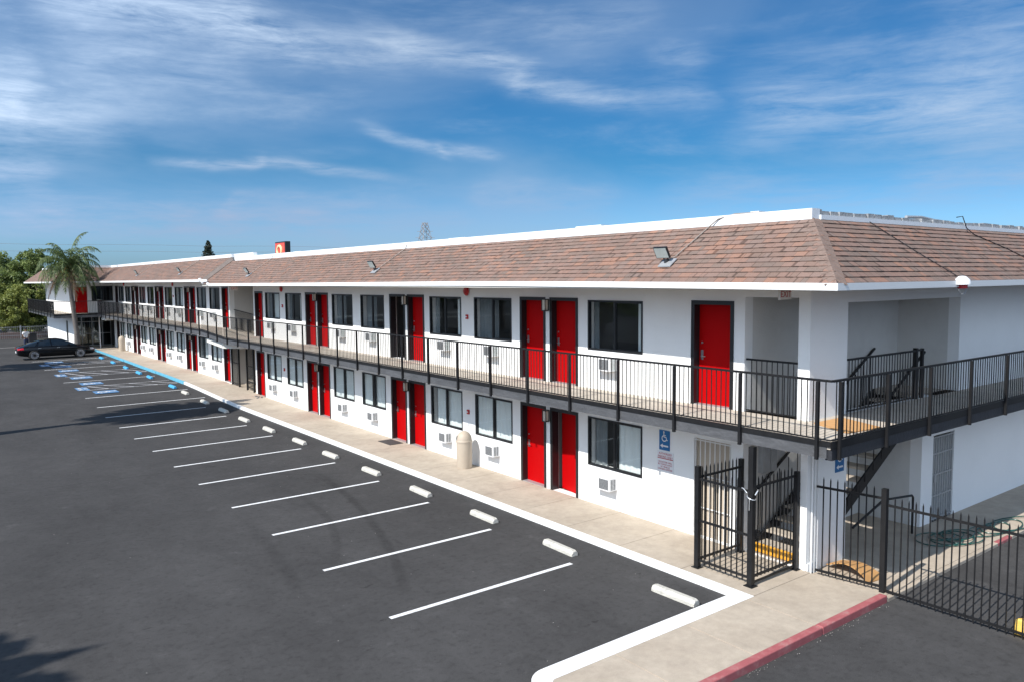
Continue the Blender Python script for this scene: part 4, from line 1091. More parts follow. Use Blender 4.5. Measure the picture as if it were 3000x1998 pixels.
MB().hexa([(.42,-3.3,.0),(.75,-3.36,.0),(.7,-3.8,.0),(.38,-3.75,.0)],[(.45,-3.32,.26),(.72,-3.38,.22),(.68,-3.78,.20),(.42,-3.72,.27)]).build('body','yellowp',t,bevel=.03)
MB().box(.5,.62,-3.6,-3.45,.22,.30).build('cap','yellowp',t,bevel=.02)
t=thing('small_debris',(-.3,28.2,.12),'small dark pile of rubbish at the foot of the last red door before the stair recess','rubbish')
m=MB()
for i in range(7): 
    a,b=R.uniform(-.5,-.18),R.uniform(27.85,28.5); s=R.uniform(.05,.11); m.box(a,a+s,b,b+s*1.3,.121,.121+s*R.uniform(.5,1.5))
m.build('scraps','grille',t)

m=MB(); rr_=random.Random(91)
for i in range(70):
    x_=rr_.uniform(-11.5,-1.95) if i%3 else rr_.uniform(-6,-1.9); y_=rr_.uniform(.3,26)**1.0; s_=rr_.uniform(.004,.013); z_=gz(y_)+.001; a_=rr_.uniform(0,3)
    m.poly([(x_+s_*math.cos(a_+k*1.57),y_+s_*.7*math.sin(a_+k*1.57),z_+.004+.004*(k%2)) for k in range(4)])
for i in range(60):
    x_=rr_.uniform(-4,.0); y_=-1.52-abs(rr_.gauss(0,.05)); s_=rr_.uniform(.004,.013); m.poly([(x_+s_*math.cos(k*1.57),y_+s_*.7*math.sin(k*1.57),.006+.006*(k%2)) for k in range(4)])
o=m.build('gravel_grit','concrete_far',None,fixn=False,loc=(-6,8,0)); tag(o,'scattered pale grit and chips on the dark asphalt','grit',kind='stuff')
# ------------------------------------------------------------------ car
def build_car():
    # local: front +x, length 4.9; placed by the Empty
    t=thing('parked_car',(-5.0,56.85,RA),'black four-door saloon parked nose to the blue kerb with red tail lamps','car')
    ox,oy,oz=t.location
    st=[(-2.46,.66,.42,.70,.78),(-2.40,.80,.32,.84,.93),(-2.1,.90,.24,.92,1.02),(-1.45,.925,.20,.94,1.02),(-.5,.93,.19,.92,.96),(.5,.93,.19,.90,.94),(1.15,.93,.19,.86,.94),(1.7,.915,.20,.79,.88),(2.15,.86,.22,.70,.79),(2.38,.74,.26,.58,.66),(2.46,.58,.34,.50,.55)]
    m=MB(); rows=[]
    for x,hw,zb,zs,zt in st:
        half=[(0,zb),(hw*.8,zb),(hw*.96,zb+.08),(hw*.995,zb+(zs-zb)*.45),(hw,zb+(zs-zb)*.7),(hw*.975,zs-.03),(hw*.90,zs+.012),(hw*.5,zt-.012),(0,zt)]
        full=half+[(-a,b) for a,b in half[-2:0:-1]]
        rows.append([(ox+x,oy+a,oz+b) for a,b in full])
    n=len(rows[0])
    for r_ in rows: m.v+=r_
    for j in range(len(rows)-1):
        for q in range(n): m.f.append([j*n+q,j*n+(q+1)%n,(j+1)*n+(q+1)%n,(j+1)*n+q])
    m.f.append(list(range(n))); m.f.append([(len(rows)-1)*n+q for q in range(n)])
    body=m.build('body','carpaint',t,smooth=True); sd=body.modifiers.new('s','SUBSURF'); sd.levels=1; sd.render_levels=2
    # greenhouse
    gs=[(-2.02,1.00,.70,.74),(-1.6,1.14,.60,.78),(-1.05,1.31,.545,.80),(-.45,1.395,.54,.82),(.05,1.39,.54,.82),(.45,1.30,.57,.82),(.95,1.08,.66,.80),(1.25,.93,.74,.78)]
    m=MB(); rows=[]
    for x,zr,ht,hb in gs:
        half=[(hb,.90),(ht+.03,zr-.055),(ht-.04,zr-.01),(0,zr+.012)]
        full=[(a,b) for a,b in half]+[(-a,b) for a,b in half[-2::-1]]
        rows.append([(ox+x,oy+a,oz+b) for a,b in full])
    n=len(rows[0])
    for r_ in rows: m.v+=r_
    for j in range(len(rows)-1):
        for q in range(n-1): m.f.append([j*n+q,j*n+q+1,(j+1)*n+q+1,(j+1)*n+q])
    M['carglass']=M.get('carglass') or pm('car_glass_dark',(.008,.014,.022),.06,.02,2,spec=.4)
    gh=m.build('side_glass','carglass',t,smooth=True)
    m=MB(); rr=rows[2:6]
    for j in range(3):
        a=rr[j]; b=rr[j+1]
        for q in (1,2,3,4): m.poly([(p[0],p[1],p[2]+.012) for p in (a[q],a[q+1],b[q+1],b[q])])
    m.build('roof_panel','carpaint',t,smooth=True)
    m=MB()
    for s in (-1,1):
        for xa,za,xb,zb in ((-.35,.93,-.42,1.36),(-1.35,.98,-1.15,1.28)): m.bar((ox+xa,oy+s*.815,oz+za),(ox+xb,oy+s*.575,oz+zb),.05,.02)
        m.bar((ox-2.0,oy+s*.80,oz+.945),(ox+1.3,oy+s*.80,oz+.925),.02,.02)
    m.build('pillar_trim','carpaint',t)
    for x in (-1.43,1.43):
        for s in (-1,1):
            w=MB(); w.lathe([(.20,-.02),(.31,-.01),(.335,.02),(.335,.17),(.31,.2),(.2,.2)],(ox+x,oy+s*.93-(.2 if s>0 else 0),oz+.335),32,'y'); 
            wo=w.build('wheel','rubber',t,smooth=True)
            yf=oy+s*.957
            g=MB(); 
            g.lathe([(.215,0),(.225,.01),(.245,.0),(.245,-.01)],(ox+x,yf-(.0 if s>0 else .0),oz+.335),28,'y')
            for k in range(10):
                a=2*PI*k/10; g.bar((ox+x,yf,oz+.335),(ox+x+.225*math.cos(a),yf,oz+.335+.225*math.sin(a)),.035,.02,up=Vector((0,1,0)))
            g.lathe([(.04,-.01),(.04,.012)],(ox+x,yf,oz+.335),10,'y'); g.build('rim','rim',wo)
    for s in (-1,1):
        m=MB(); m.hexa([(ox-2.44,oy+s*.80,oz+.72),(ox-2.05,oy+s*.915,oz+.76),(ox-2.05,oy+s*.90,oz+.76),(ox-2.42,oy+s*.5,oz+.72)],[(ox-2.42,oy+s*.78,oz+.84),(ox-2.08,oy+s*.895,oz+.88),(ox-2.08,oy+s*.86,oz+.88),(ox-2.43,oy+s*.5,oz+.84)]); m.build('tail_lamp','taill',t)
        m=MB(); m.hexa([(ox+2.12,oy+s*.88,oz+.56),(ox+2.40,oy+s*.74,oz+.54),(ox+2.36,oy+s*.6,oz+.54),(ox+2.1,oy+s*.7,oz+.56)],[(ox+2.05,oy+s*.875,oz+.69),(ox+2.34,oy+s*.73,oz+.63),(ox+2.30,oy+s*.6,oz+.66),(ox+2.0,oy+s*.7,oz+.70)]); m.build('headlamp','headl',t)
        m=MB(); m.box(ox+.62,ox+.80,oy+s*.90,oy+s*1.04,oz+.93,oz+1.04); m.build('wing_mirror','carpaint',t,bevel=.03)
        for xa in (-1.1,.05):
            m=MB(); m.box(ox+xa-.1,ox+xa+.1,oy+s*.925,oy+s*.945,oz+.80,oz+.825); m.build('door_handle','metal',t)
    m=MB(); m.box(ox-2.475,ox-2.44,oy-.26,oy+.26,oz+.50,oz+.62); m.build('number_plate','signw',t)
build_car()

# ------------------------------------------------------------------ person
def skinned(name,nodes,edges,mat,parent=None,loc=(0,0,0),sub=2,label=None):
    me=bpy.data.meshes.new(name); me.from_pydata([n[:3] for n in nodes],edges,[]); o=bpy.data.objects.new(name,me); COL.objects.link(o)
    sk=o.modifiers.new('skin','SKIN'); sk.use_smooth_shade=True
    for v,n in zip(me.skin_vertices[0].data,nodes): v.radius=(n[3],n[4] if len(n)>4 else n[3])
    me.skin_vertices[0].data[0].use_root=True
    sb=o.modifiers.new('sub','SUBSURF'); sb.levels=1; sb.render_levels=sub
    me.materials.append(M[mat])
    if parent is not None: o.parent=parent
    else: o.location=loc
    return o
nodes=[(0,0,.93,.15,.11),(0,0,1.12,.13,.10),(0,0,1.32,.16,.11),(0,0,1.45,.10,.08),(0,0,1.52,.055),(0,.0,1.60,.075,.085),(0,0,1.70,.085,.095),(0,0,1.76,.05,.06)]
edges=[(i,i+1) for i in range(7)]
def add(p,par): nodes.append(p); edges.append((par,len(nodes)-1)); return len(nodes)-1
for s in (-1,1):
    h=add((s*.10,0,.88,.09),0); k=add((s*.11,-.02,.48,.06),h); a=add((s*.11,.02,.09,.042),k); f=add((s*.13,-.14,.035,.035,.03),a)
    sh=add((s*.19,0,1.42,.055),2); el=add((s*.27,.03,1.14,.042),sh); wr=add((s*.22,-.18,1.02,.028),el); pa=add((s*.20,-.25,1.01,.03,.018),wr)
    for q in range(4):
        fx=s*(.175+.018*q); f1=add((fx,-.31,1.0-.003*q,.0085),pa); add((fx,-.335+.01*abs(q-1.5),.97,.0075),f1)
    th=add((s*.165,-.26,1.0,.009),pa); add((s*.15,-.285,.985,.0075),th)
person=skinned('person',nodes,edges,'skin',None,(-5.95,66.0,RA))
person.rotation_euler=(0,0,rad(205)); tag(person,'person in a white T-shirt and dark trousers standing behind the black car','person')
skinned('tshirt',[(0,0,.92,.165,.125),(0,0,1.12,.15,.118),(0,0,1.32,.178,.13),(0,0,1.44,.115,.095),(-.19,0,1.425,.07),(-.245,.02,1.25,.062),(.19,0,1.425,.07),(.245,.02,1.25,.062)],[(0,1),(1,2),(2,3),(2,4),(4,5),(2,6),(6,7)],'tshirt',person)
skinned('trousers',[(0,0,.95,.16,.12),(0,0,.88,.14,.12),(-.10,0,.80,.10),(-.11,-.02,.48,.075),(-.11,.02,.12,.06),(.10,0,.80,.10),(.11,-.02,.48,.075),(.11,.02,.12,.06)],[(0,1),(1,2),(2,3),(3,4),(1,5),(5,6),(6,7)],'denim',person)
m=MB(); m.lathe([(.088,-.02),(.098,.03),(.09,.08),(.06,.115),(.015,.125)],(0,.018,1.68),14); h=m.build('hair','hair',None,smooth=True); h.parent=person
m=MB(); 
for s in (-1,1): m.box(s*.035-.012,s*.035+.012,-.095,-.088,1.655,1.665)
m.box(-.012,.012,-.108,-.085,1.615,1.65); m.box(-.025,.025,-.092,-.086,1.585,1.593); h=m.build('face_features','hair',None); h.parent=person
m=MB()
for s in (-1,1): m.box(s*.12-.045,s*.12+.045,-.17,.07,0,.075)
h=m.build('shoes','binbk',None,bevel=.02); h.parent=person

# ------------------------------------------------------------------ vegetation
def leaf_cloud(mb,centers,per,size,r,spread=1.):
    for (c,rad_) in centers:
        c=Vector(c)
        for i in range(per):
            d=Vector((r.gauss(0,1),r.gauss(0,1),r.gauss(0,1))).normalized()*(r.random()**.4)*rad_
            p=c+Vector((d.x,d.y,d.z*.8))
            a=Vector((r.gauss(0,1),r.gauss(0,1),r.gauss(0,.7))).normalized(); b=a.cross(Vector((r.gauss(0,1),r.gauss(0,1),r.gauss(0,1)))).normalized()
            s=size*r.uniform(.6,1.3); w=s*.45
            mb.poly([p-a*s,p+b*w,p+a*s,p-b*w])
def tree(name,x,y,z,h,rx,rz,label,cat,mat,group,n=60,per=60,leaf=.16,seed=1,trunk=.2,droop=0,low=.25):
    r=random.Random(seed); t=thing(name,(x,y,z),label,cat,group)
    m=MB(); top=h*.6
    pts=[(x+.05*r.uniform(-1,1)*k,y+.05*r.uniform(-1,1)*k,z+top*k/5) for k in range(6)]
    m.tube(pts,[trunk*(1-.13*k) for k in range(6)],8)
    cs=[]
    cz=z+h-rz
    for i in range(n):
        d=Vector((r.gauss(0,1),r.gauss(0,1),r.gauss(0,1))).normalized()*(.35+.65*r.random()**.6)
        c=Vector((x+d.x*rx*(.85+.3*r.random()),y+d.y*rx*(.85+.3*r.random()),cz+d.z*rz))
        if c.z<z+h*low: c.z=z+h*low+r.random()*.5
        cs.append((c,rx*r.uniform(.14,.26)))
    for i in range(min(14,n)):
        c=cs[i][0]; s=Vector(pts[2+i%4]); mid=s.lerp(c,.5)+Vector((0,0,.2)); m.tube([s,mid,c],[trunk*.35,trunk*.2,trunk*.06],5)
    m.build('trunk','bark2',t,smooth=True)
    lb=MB(); leaf_cloud(lb,cs,per,leaf,r)
    if droop:
        for i in range(droop):
            c=cs[r.randrange(len(cs))][0]; 
            for k in range(22):
                p=c+Vector((r.gauss(0,.15),r.gauss(0,.15),-k*.09)); s=leaf*.9; lb.poly([p,p+Vector((.03,.03,-s*.5)),p+Vector((r.gauss(0,.03),r.gauss(0,.03),-s*1.4)),p+Vector((-.03,.02,-s*.5))])
    lb.build('crown',mat,t,fixn=False); return t
def palm(x,y,z,path,Lf,nf,label,seed,group=None,dead=2,fruit=True,tr=None,leafw=.05):
    r=random.Random(seed); t=thing('palm_tree',(x,y,z),label,'palm tree',group)
    m=MB(); k=len(path); m.tube(path,tr or [.19-.07*i/(k-1) if i else .26 for i in range(k)],12); m.build('trunk','bark',t,smooth=True)
    top=Vector(path[-1]); sh=MB(); sh.tube([top-Vector((0,0,.1)),top+Vector((0,0,.5)),top+Vector((0,0,.9))],[.15,.12,.05],10); sh.build('crownshaft','leaf_palm',t,smooth=True)
    def frond(mb,az,el,Ln,drp,st=1.,w=leafw):
        p=top+Vector((0,0,.55)); n=26; d=Vector((math.cos(az)*math.cos(el),math.sin(az)*math.cos(el),math.sin(el))); pts=[p.copy()]
        for i in range(n):
            d=(d+Vector((0,0,-drp*(.4+1.4*i/n)/n))).normalized(); p=p+d*Ln/n; pts.append(p.copy())
        mb.tube(pts,[.022*(1-.8*i/n)+.003 for i in range(n+1)],4)
        for i in range(3,n+1):
            dd=(pts[i]-pts[i-1]).normalized(); sd=dd.cross(Vector((0,0,1)))
            if sd.length<.05: sd=Vector((1,0,0))
            sd.normalize(); f=math.sin(PI*(i/n)**.8*.93+.15); ll=.62*f*Ln/3*st
            for s in (-1,1):
                for q in range(2):
                    b=pts[i]-dd*(q*.5*Ln/n)
                    v=(sd*s*r.uniform(.6,1)+dd*r.uniform(.3,.7)+Vector((0,0,r.uniform(-1.5,.1)))).normalized()
                    e1=b+v*ll*.55+Vector((0,0,-.03)); e2=b+v*ll+Vector((0,0,-ll*r.uniform(.25,.5)))
                    wv=dd*w*.5
                    mb.poly([b-wv,b+wv,e1+wv*.8,e1-wv*.8]); mb.poly([e1-wv*.8,e1+wv*.8,e2])
    lb=MB()
    for i in range(nf):
        az=i*2.399+r.uniform(-.2,.2); u=i/nf; el=rad(78)-rad(100)*u+rad(r.uniform(-8,8)); frond(lb,az,el,Lf*r.uniform(.85,1.08),2.3+1.0*u)
    lb.build('fronds','leaf_palm',t,fixn=False)
    if dead:
        db=MB()
        for i in range(dead): frond(db,rad(150)+i*2.2,rad(-35),Lf*1.05,1.7,.7)
        db.build('dead_fronds','deadleaf',t,fixn=False)
    if fruit:
        fb=MB()
        for i in range(60):
            q=top+Vector((-.25+r.gauss(0,.16),-.25+r.gauss(0,.14),.1+r.gauss(0,.22))); fb.tube([q,q+Vector((r.gauss(0,.04),r.gauss(0,.04),-.18))],.02,4)
        fb.build('fruit_cluster','fruit',t)
    return t
palm(-3.1,60.3,RA,[(-3.1,60.3,RA),(-3.14,60.28,1.8),(-3.28,60.25,3.4),(-3.42,60.22,5.2),(-3.44,60.2,6.3)],3.1,36,'tall palm tree with arching fronds and pale trunk in front of the glass lobby',5)

GB='trees at the far left behind the lot'
tree('broadleaf_tree',-5.6,90,.2,8.6,2.9,3.9,'tall olive-green tree with feathery top directly left of the palm','tree','leaf_green',GB,190,120,.15,3,.22,30,.12)
tree('broadleaf_tree',-2.9,87,.2,8.8,2.2,3.8,'dark green bushy tree right behind the palm fronds','tree','leaf_green',GB,140,120,.15,4,.2,30,.2)
tree('broadleaf_tree',-7.6,87,.2,6.2,2.9,3.0,'yellow-green spreading tree at the left edge of the photo','tree','leaf_olive',GB,150,120,.15,8,.2,10,.05)
tree('broadleaf_tree',-4.6,84,.2,5.2,2.5,2.5,'low golden-olive shrub-like tree beside the pavement','tree','leaf_olive',GB,140,120,.13,9,.15,10,.08)
tree('broadleaf_tree',-2.2,92,.2,5.2,2.4,2.6,'dark shaded tree behind the lobby corner','tree','leaf_dark',GB,70,90,.16,19,.15,0,.05)
m=MB(); r=random.Random(4)
leaf_cloud(m,[((-1.2-k*.9+r.uniform(-.3,.3),97+r.uniform(-1,1),1.2+r.uniform(0,1.6)),1.3) for k in range(26)],110,.16,r)
o=m.build('far_hedge','leaf_dark',None,fixn=False,loc=(-12,97,.2)); tag(o,'dense dark hedge mass across the street at the far left','hedge',kind='stuff')
# fence of the far frontage
ff=thing('frontage_fence',(-12,81,.2),'low grey picket fence along the street frontage at the far left','fence')
m=MB()
for zz in (.35,1.15): m.box(-26,-1.9,81,81.03,.2+zz-.02,.2+zz+.02)
x=-26
while x<-1.9: m.box(x,x+.02,81.0,81.02,.22,1.42); x+=.16
m.build('pickets','galv',ff)
m=MB()
for k in range(9): m.box(-26+k*3,-25.92+k*3,80.98,81.06,.2,1.5)
m.build('posts','galv',ff)
o=MB().box(-30,-1.9,82.2,82.5,.2,.75).build('low_brick_wall','brick',None,loc=(-10,82.3,.2)); tag(o,'low reddish brick planter wall behind the frontage fence','wall')
# neighbour house glimpsed between the trees
nb=thing('neighbour_house',(-9.5,93,.2),'small house with pink wall and white corner post at the far left edge','house')
MB().box(-13,-8.2,93,99,.2,2.6).build('wall','brick',nb); MB().box(-8.3,-8.0,92.8,93.1,.2,2.7).build('corner_post','white',nb); MB().hexa([(-13.4,92.6,2.6),(-7.8,92.6,2.6),(-7.8,99.4,2.6),(-13.4,99.4,2.6)],[(-11.5,95.5,4.),(-9.5,95.5,4.),(-9.5,96.5,4.),(-11.5,96.5,4.)]).build('roof','flash',nb)
# conifer, sign, pylon beyond the roof
t=thing('conifer',(22.,112,0),'small dark conifer standing up beyond the roof line','conifer tree')
m=MB(); m.tube([(22,112,0),(22,112,11.6)],[.25,.03],7); m.build('trunk','bark2',t)
m=MB(); r=random.Random(12)
for k in range(60):
    z=3.+k*.145; R0=max(.14,(11.9-z)*.42)*r.uniform(.75,1.15)
    for q in range(7):
        a=r.uniform(0,2*PI); leaf_cloud(m,[((22+R0*.6*math.cos(a),112+R0*.6*math.sin(a),z-.05),R0*.42)],9,.16,r)
m.build('crown','conifer',t,fixn=False)
t=thing('pylon_sign',(13.2,59.7,0),'red and black roadside pylon sign with a cream spiral letter above the roof line','sign')
MB().box(12.98,13.45,58.48,60.92,6.3,9.0).build('cabinet','signbk',t,bevel=.03)
MB().box(13.1,13.35,59.5,59.9,0,6.32).build('pole','signbk',t)
MB().box(12.955,12.978,58.60,60.80,6.42,8.88).build('face','signred',t)
m=MB(); pts=[]
cy,cz=59.78,8.22
for i in range(40):
    u=i/39; a=rad(-70)+u*rad(430); r_=.30+.22*u
    pts.append((12.945,cy-r_*math.cos(a)*.95-0*u,cz+r_*math.sin(a)-.18*max(0,u-.75)*4*.6))
e=pts[-1]; pts+=[(12.945,e[1]-.0,e[2]-.0)]
# stroke: ring open at lower right, long tail sweeping down and right
ring=[]
for i in range(34):
    a=rad(-55)+rad(300)*i/33
    ring.append((12.945,cy-.50*math.cos(a),cz+.42*math.sin(a)))
l=ring[-1]; ring+=[(12.945,cy+.40,cz-.55),(12.945,cy+.18,cz-.80),(12.945,cy-.2,cz-.92),(12.945,cy-.6,cz-.85)]
m.tube(ring,.115,8)
m.build('letter','signcream',t,smooth=True)
# lattice pylon far off, and its wires
t=thing('lattice_pylon',(90,163,0),'distant thin steel lattice pylon above the roof line','pylon')
m=MB(); X,Y=90,163
def q(z): return 3.2*(1-z/21.5)+.35 if z<16 else .9*(1-(z-16)/5)+.25
lv=[0,5,9,12,14.2,16,17.5,18.8,19.8]
for a,b in zip(lv,lv[1:]):
    for sx,sy in ((1,1),(1,-1),(-1,-1),(-1,1)):
        wa,wb=q(a),q(b); m.bar((X+sx*wa,Y+sy*wa,a),(X+sx*wb,Y+sy*wb,b),.07)
    for s in (1,-1):
        wa,wb=q(a),q(b)
        m.bar((X-wa,Y+s*wa,a),(X+wb,Y+s*wb,b),.04); m.bar((X+wa,Y+s*wa,a),(X-wb,Y+s*wb,b),.07)
        m.bar((X+s*wa,Y-wa,a),(X+s*wb,Y+wb,b),.07); m.bar((X+s*wa,Y+wa,a),(X+s*wb,Y-wb,b),.07)
for z,w in ((16,2.4),(17.6,2.0)): m.bar((X-w*.8,Y+w*.6,z),(X+w*.8,Y-w*.6,z),.08)
m.build('lattice','conduit',t)
MB().box(X-4,X+4,Y-4,Y+4,0,.3).build('footing','concrete_far',t)
for i,(z0,z1) in enumerate(((12.2,13.2),(13.8,14.8))):
    m=MB(); pts=[(-60+i_*12,200+.0*i_,z0+(z1-z0)*i_/12+.25*math.sin(i_*PI/3)**2) for i_ in range(13)]
    m.tube(pts,.022,4)
    o=m.build('power_line','conduit',None,loc=(0,200,z0)); tag(o,('lower of two faint overhead wires crossing the low sky','upper of two faint overhead wires crossing the low sky')[i],'power line','overhead wires far behind the motel')

# trees along the far side of the lot, left of the photo: they cast the shadows and show in the glass
palm(-15.6,26.0,0,[(-15.6,26.0,0),(-15.55,26.0,3.5),(-15.5,26.1,7.),(-15.4,26.2,10.2)],3.0,80,'tall palm on the left side of the lot whose shadow crosses the stalls',15,None,0,False,tr=[.48,.42,.17,.08],leafw=.2)
palm(-25.8,3.9,0,[(-25.8,3.9,0),(-25.7,3.9,3.5),(-25.6,3.9,7.),(-25.4,3.8,10.2)],2.4,90,'tall palm left of the camera whose spiky shadow lies on the near asphalt',25,None,0,False,leafw=.24)
tree('broadleaf_tree',-16.4,50.3,0,11.,2.6,3.0,'leafy tree on the left side of the lot opposite the accessible stalls','tree','leaf_green',None,60,90,.28,33,.25,0,.45)
for i,(x,y,h,w) in enumerate(((-36,-14,9,5),(-38,-2,8,5.5),(-35,9,10,5),(-37,21,8.5,5.5),(-36,33,10,5),(-38,45,9,5.5),(-36,58,9.5,5.5),(-37,71,9,5))):
    tree('broadleaf_tree',x,y,0,h,w,h*.42,'large dark tree in the row across the lot, %s from the near end'%ORD[i],'tree',('leaf_dark','leaf_green')[i%2],'row of trees across the lot',34,46,.42,50+i,.3,0,.12)

# ------------------------------------------------------------------ camera, light, sky
cam=bpy.data.cameras.new('camera'); co=bpy.data.objects.new('camera',cam); COL.objects.link(co)
yaw,pit,rol=rad(37.2528),rad(4.5368),rad(-.5331)
fw=Vector((math.sin(yaw)*math.cos(pit),math.cos(yaw)*math.cos(pit),-math.sin(pit))); rt=Vector((math.cos(yaw),-math.sin(yaw),0)); up=rt.cross(fw)
r2=rt*math.cos(rol)+up*math.sin(rol); u2=up*math.cos(rol)-rt*math.sin(rol)
mat=Matrix((r2,u2,-fw)).transposed().to_4x4(); mat.translation=Vector((-12.8557,-7.9717,5.5681)); co.matrix_world=mat
cam.sensor_width=36; cam.lens=2290.92/3000*36; cam.clip_start=.1; cam.clip_end=6000
S.camera=co
AZ=rad(6); EL=rad(43.5)      # light travels towards +X, a touch towards +Y
sd=bpy.data.lights.new('sun','SUN'); sd.energy=5.; sd.angle=rad(.53); sd.color=(1,.955,.89); so=bpy.data.objects.new('sun',sd); COL.objects.link(so)
trav=Vector((math.cos(EL)*math.cos(AZ),math.cos(EL)*math.sin(AZ),-math.sin(EL))); so.rotation_euler=trav.to_track_quat('-Z','Y').to_euler()
so.location=(-30,0,30)
w=bpy.data.worlds.new('World'); S.world=w; w.use_nodes=True; t=w.node_tree
bg=t.nodes['Background']; sky=t.nodes.new('ShaderNodeTexSky'); sky.sky_type='NISHITA'; sky.sun_disc=False; sky.sun_elevation=EL
src=-trav; sky.sun_rotation=math.atan2(src.x,src.y); sky.altitude=20; sky.air_density=1.; sky.dust_density=1.0; sky.ozone_density=3.
def mth(op,*a):
    k=t.nodes.new('ShaderNodeMath'); k.operation=op
    for i,x in enumerate(a):
        if isinstance(x,(int,float)): k.inputs[i].default_value=x
        else: t.links.new(x,k.inputs[i])
    return k.outputs[0]
def mr(x,a,b,c,d,smooth=True):
    k=t.nodes.new('ShaderNodeMapRange'); t.links.new(x,k.inputs[0])
    if smooth: k.interpolation_type='SMOOTHSTEP'
    for i,v in enumerate((a,b,c,d)): k.inputs[i+1].default_value=v
    return k.outputs[0]
tc=t.nodes.new('ShaderNodeTexCoord'); sx=t.nodes.new('ShaderNodeSeparateXYZ'); t.links.new(tc.outputs['Generated'],sx.inputs[0])
az=mth('ARCTAN2',sx.outputs[0],sx.outputs[1]); el=mth('ARCSINE',sx.outputs[2])
cb=t.nodes.new('ShaderNodeCombineXYZ'); t.links.new(az,cb.inputs[0]); t.links.new(el,cb.inputs[1])
def noise(scale,st,detail=7.,rough=.6,off=0):
    mp=t.nodes.new('ShaderNodeMapping'); mp.inputs['Scale'].default_value=st; mp.inputs['Location'].default_value=(off,off*.7,off*.3); t.links.new(cb.outputs[0],mp.inputs[0])
    n=t.nodes.new('ShaderNodeTexNoise'); n.inputs['Scale'].default_value=scale; n.inputs['Detail'].default_value=detail; n.inputs['Roughness'].default_value=rough; n.inputs['Distortion'].default_value=.3
    t.links.new(mp.outputs[0],n.inputs[0]); return n
wn=noise(3.5,(1,2.6,1),4.)
# warp the coordinates so that the streaks fray
off=t.nodes.new('ShaderNodeVectorMath'); off.operation='MULTIPLY_ADD'; t.links.new(wn.outputs['Color'],off.inputs[0]); off.inputs[1].default_value=(.16,.06,0); off.inputs[2].default_value=(-.08,-.03,0)
wp=t.nodes.new('ShaderNodeVectorMath'); wp.operation='ADD'; t.links.new(cb.outputs[0],wp.inputs[0]); t.links.new(off.outputs[0],wp.inputs[1])
STREAKS=[((0.1348, 0.3053), (0.2746, 0.303), 0.0218, 0.55), ((0.2746, 0.303), (0.4039, 0.281), 0.0196, 0.6), ((0.2971, 0.3122), (0.3498, 0.3064), 0.0393, 0.45), ((0.4039, 0.281), (0.5058, 0.2799), 0.0218, 0.4), ((0.5059, 0.2818), (0.6109, 0.2662), 0.014, 0.5), ((0.6109, 0.2662), (0.6788, 0.2385), 0.0113, 0.55), ((0.6788, 0.2385), (0.8014, 0.2133), 0.0113, 0.5), ((0.8014, 0.2133), (0.8959, 0.2124), 0.0131, 0.3), ((0.2136, 0.1349), (0.3207, 0.1381), 0.0057, 0.6), ((0.3207, 0.1381), (0.5362, 0.123), 0.0048, 0.5), ((0.4541, 0.1969), (0.5752, 0.1604), 0.0061, 0.4), ((0.5752, 0.1604), (0.6781, 0.1483), 0.0052, 0.4), ((0.3153, 0.0943), (0.5443, 0.0979), 0.0065, 0.3), ((0.0609, 0.0685), (0.3185, 0.0751), 0.0175, 0.45), ((0.3185, 0.0751), (0.4801, 0.0683), 0.0105, 0.4), ((0.0586, 0.1926), (0.1008, 0.1939), 0.0349, 0.45), ((0.0999, 0.1765), (0.1704, 0.1684), 0.0306, 0.25), ((0.9437, 0.1939), (1.1437, 0.1733), 0.0327, 0.38), ((1.1435, 0.1805), (1.2375, 0.1766), 0.0393, 0.3), ((1.124, 0.2737), (1.2352, 0.2367), 0.0655, 0.25), ((0.6961, 0.2865), (0.8218, 0.3041), 0.0262, 0.2), ((0.8426, 0.2579), (0.8954, 0.2508), 0.0131, 0.3), ((0.8643, 0.1016), (1.0951, 0.0803), 0.0196, 0.28), ((0.0605, 0.1177), (0.128, 0.1074), 0.0153, 0.35), ((1.1122, 0.0946), (1.2409, 0.0865), 0.0262, 0.28), ((0.6088, 0.1041), (0.7636, 0.0958), 0.0131, 0.22), ((0.1478, 0.2472), (0.3242, 0.235), 0.0262, 0.25), ((0.5653, 0.0768), (0.2424, 0.0501), 0.0131, 0.2)]
tot=None
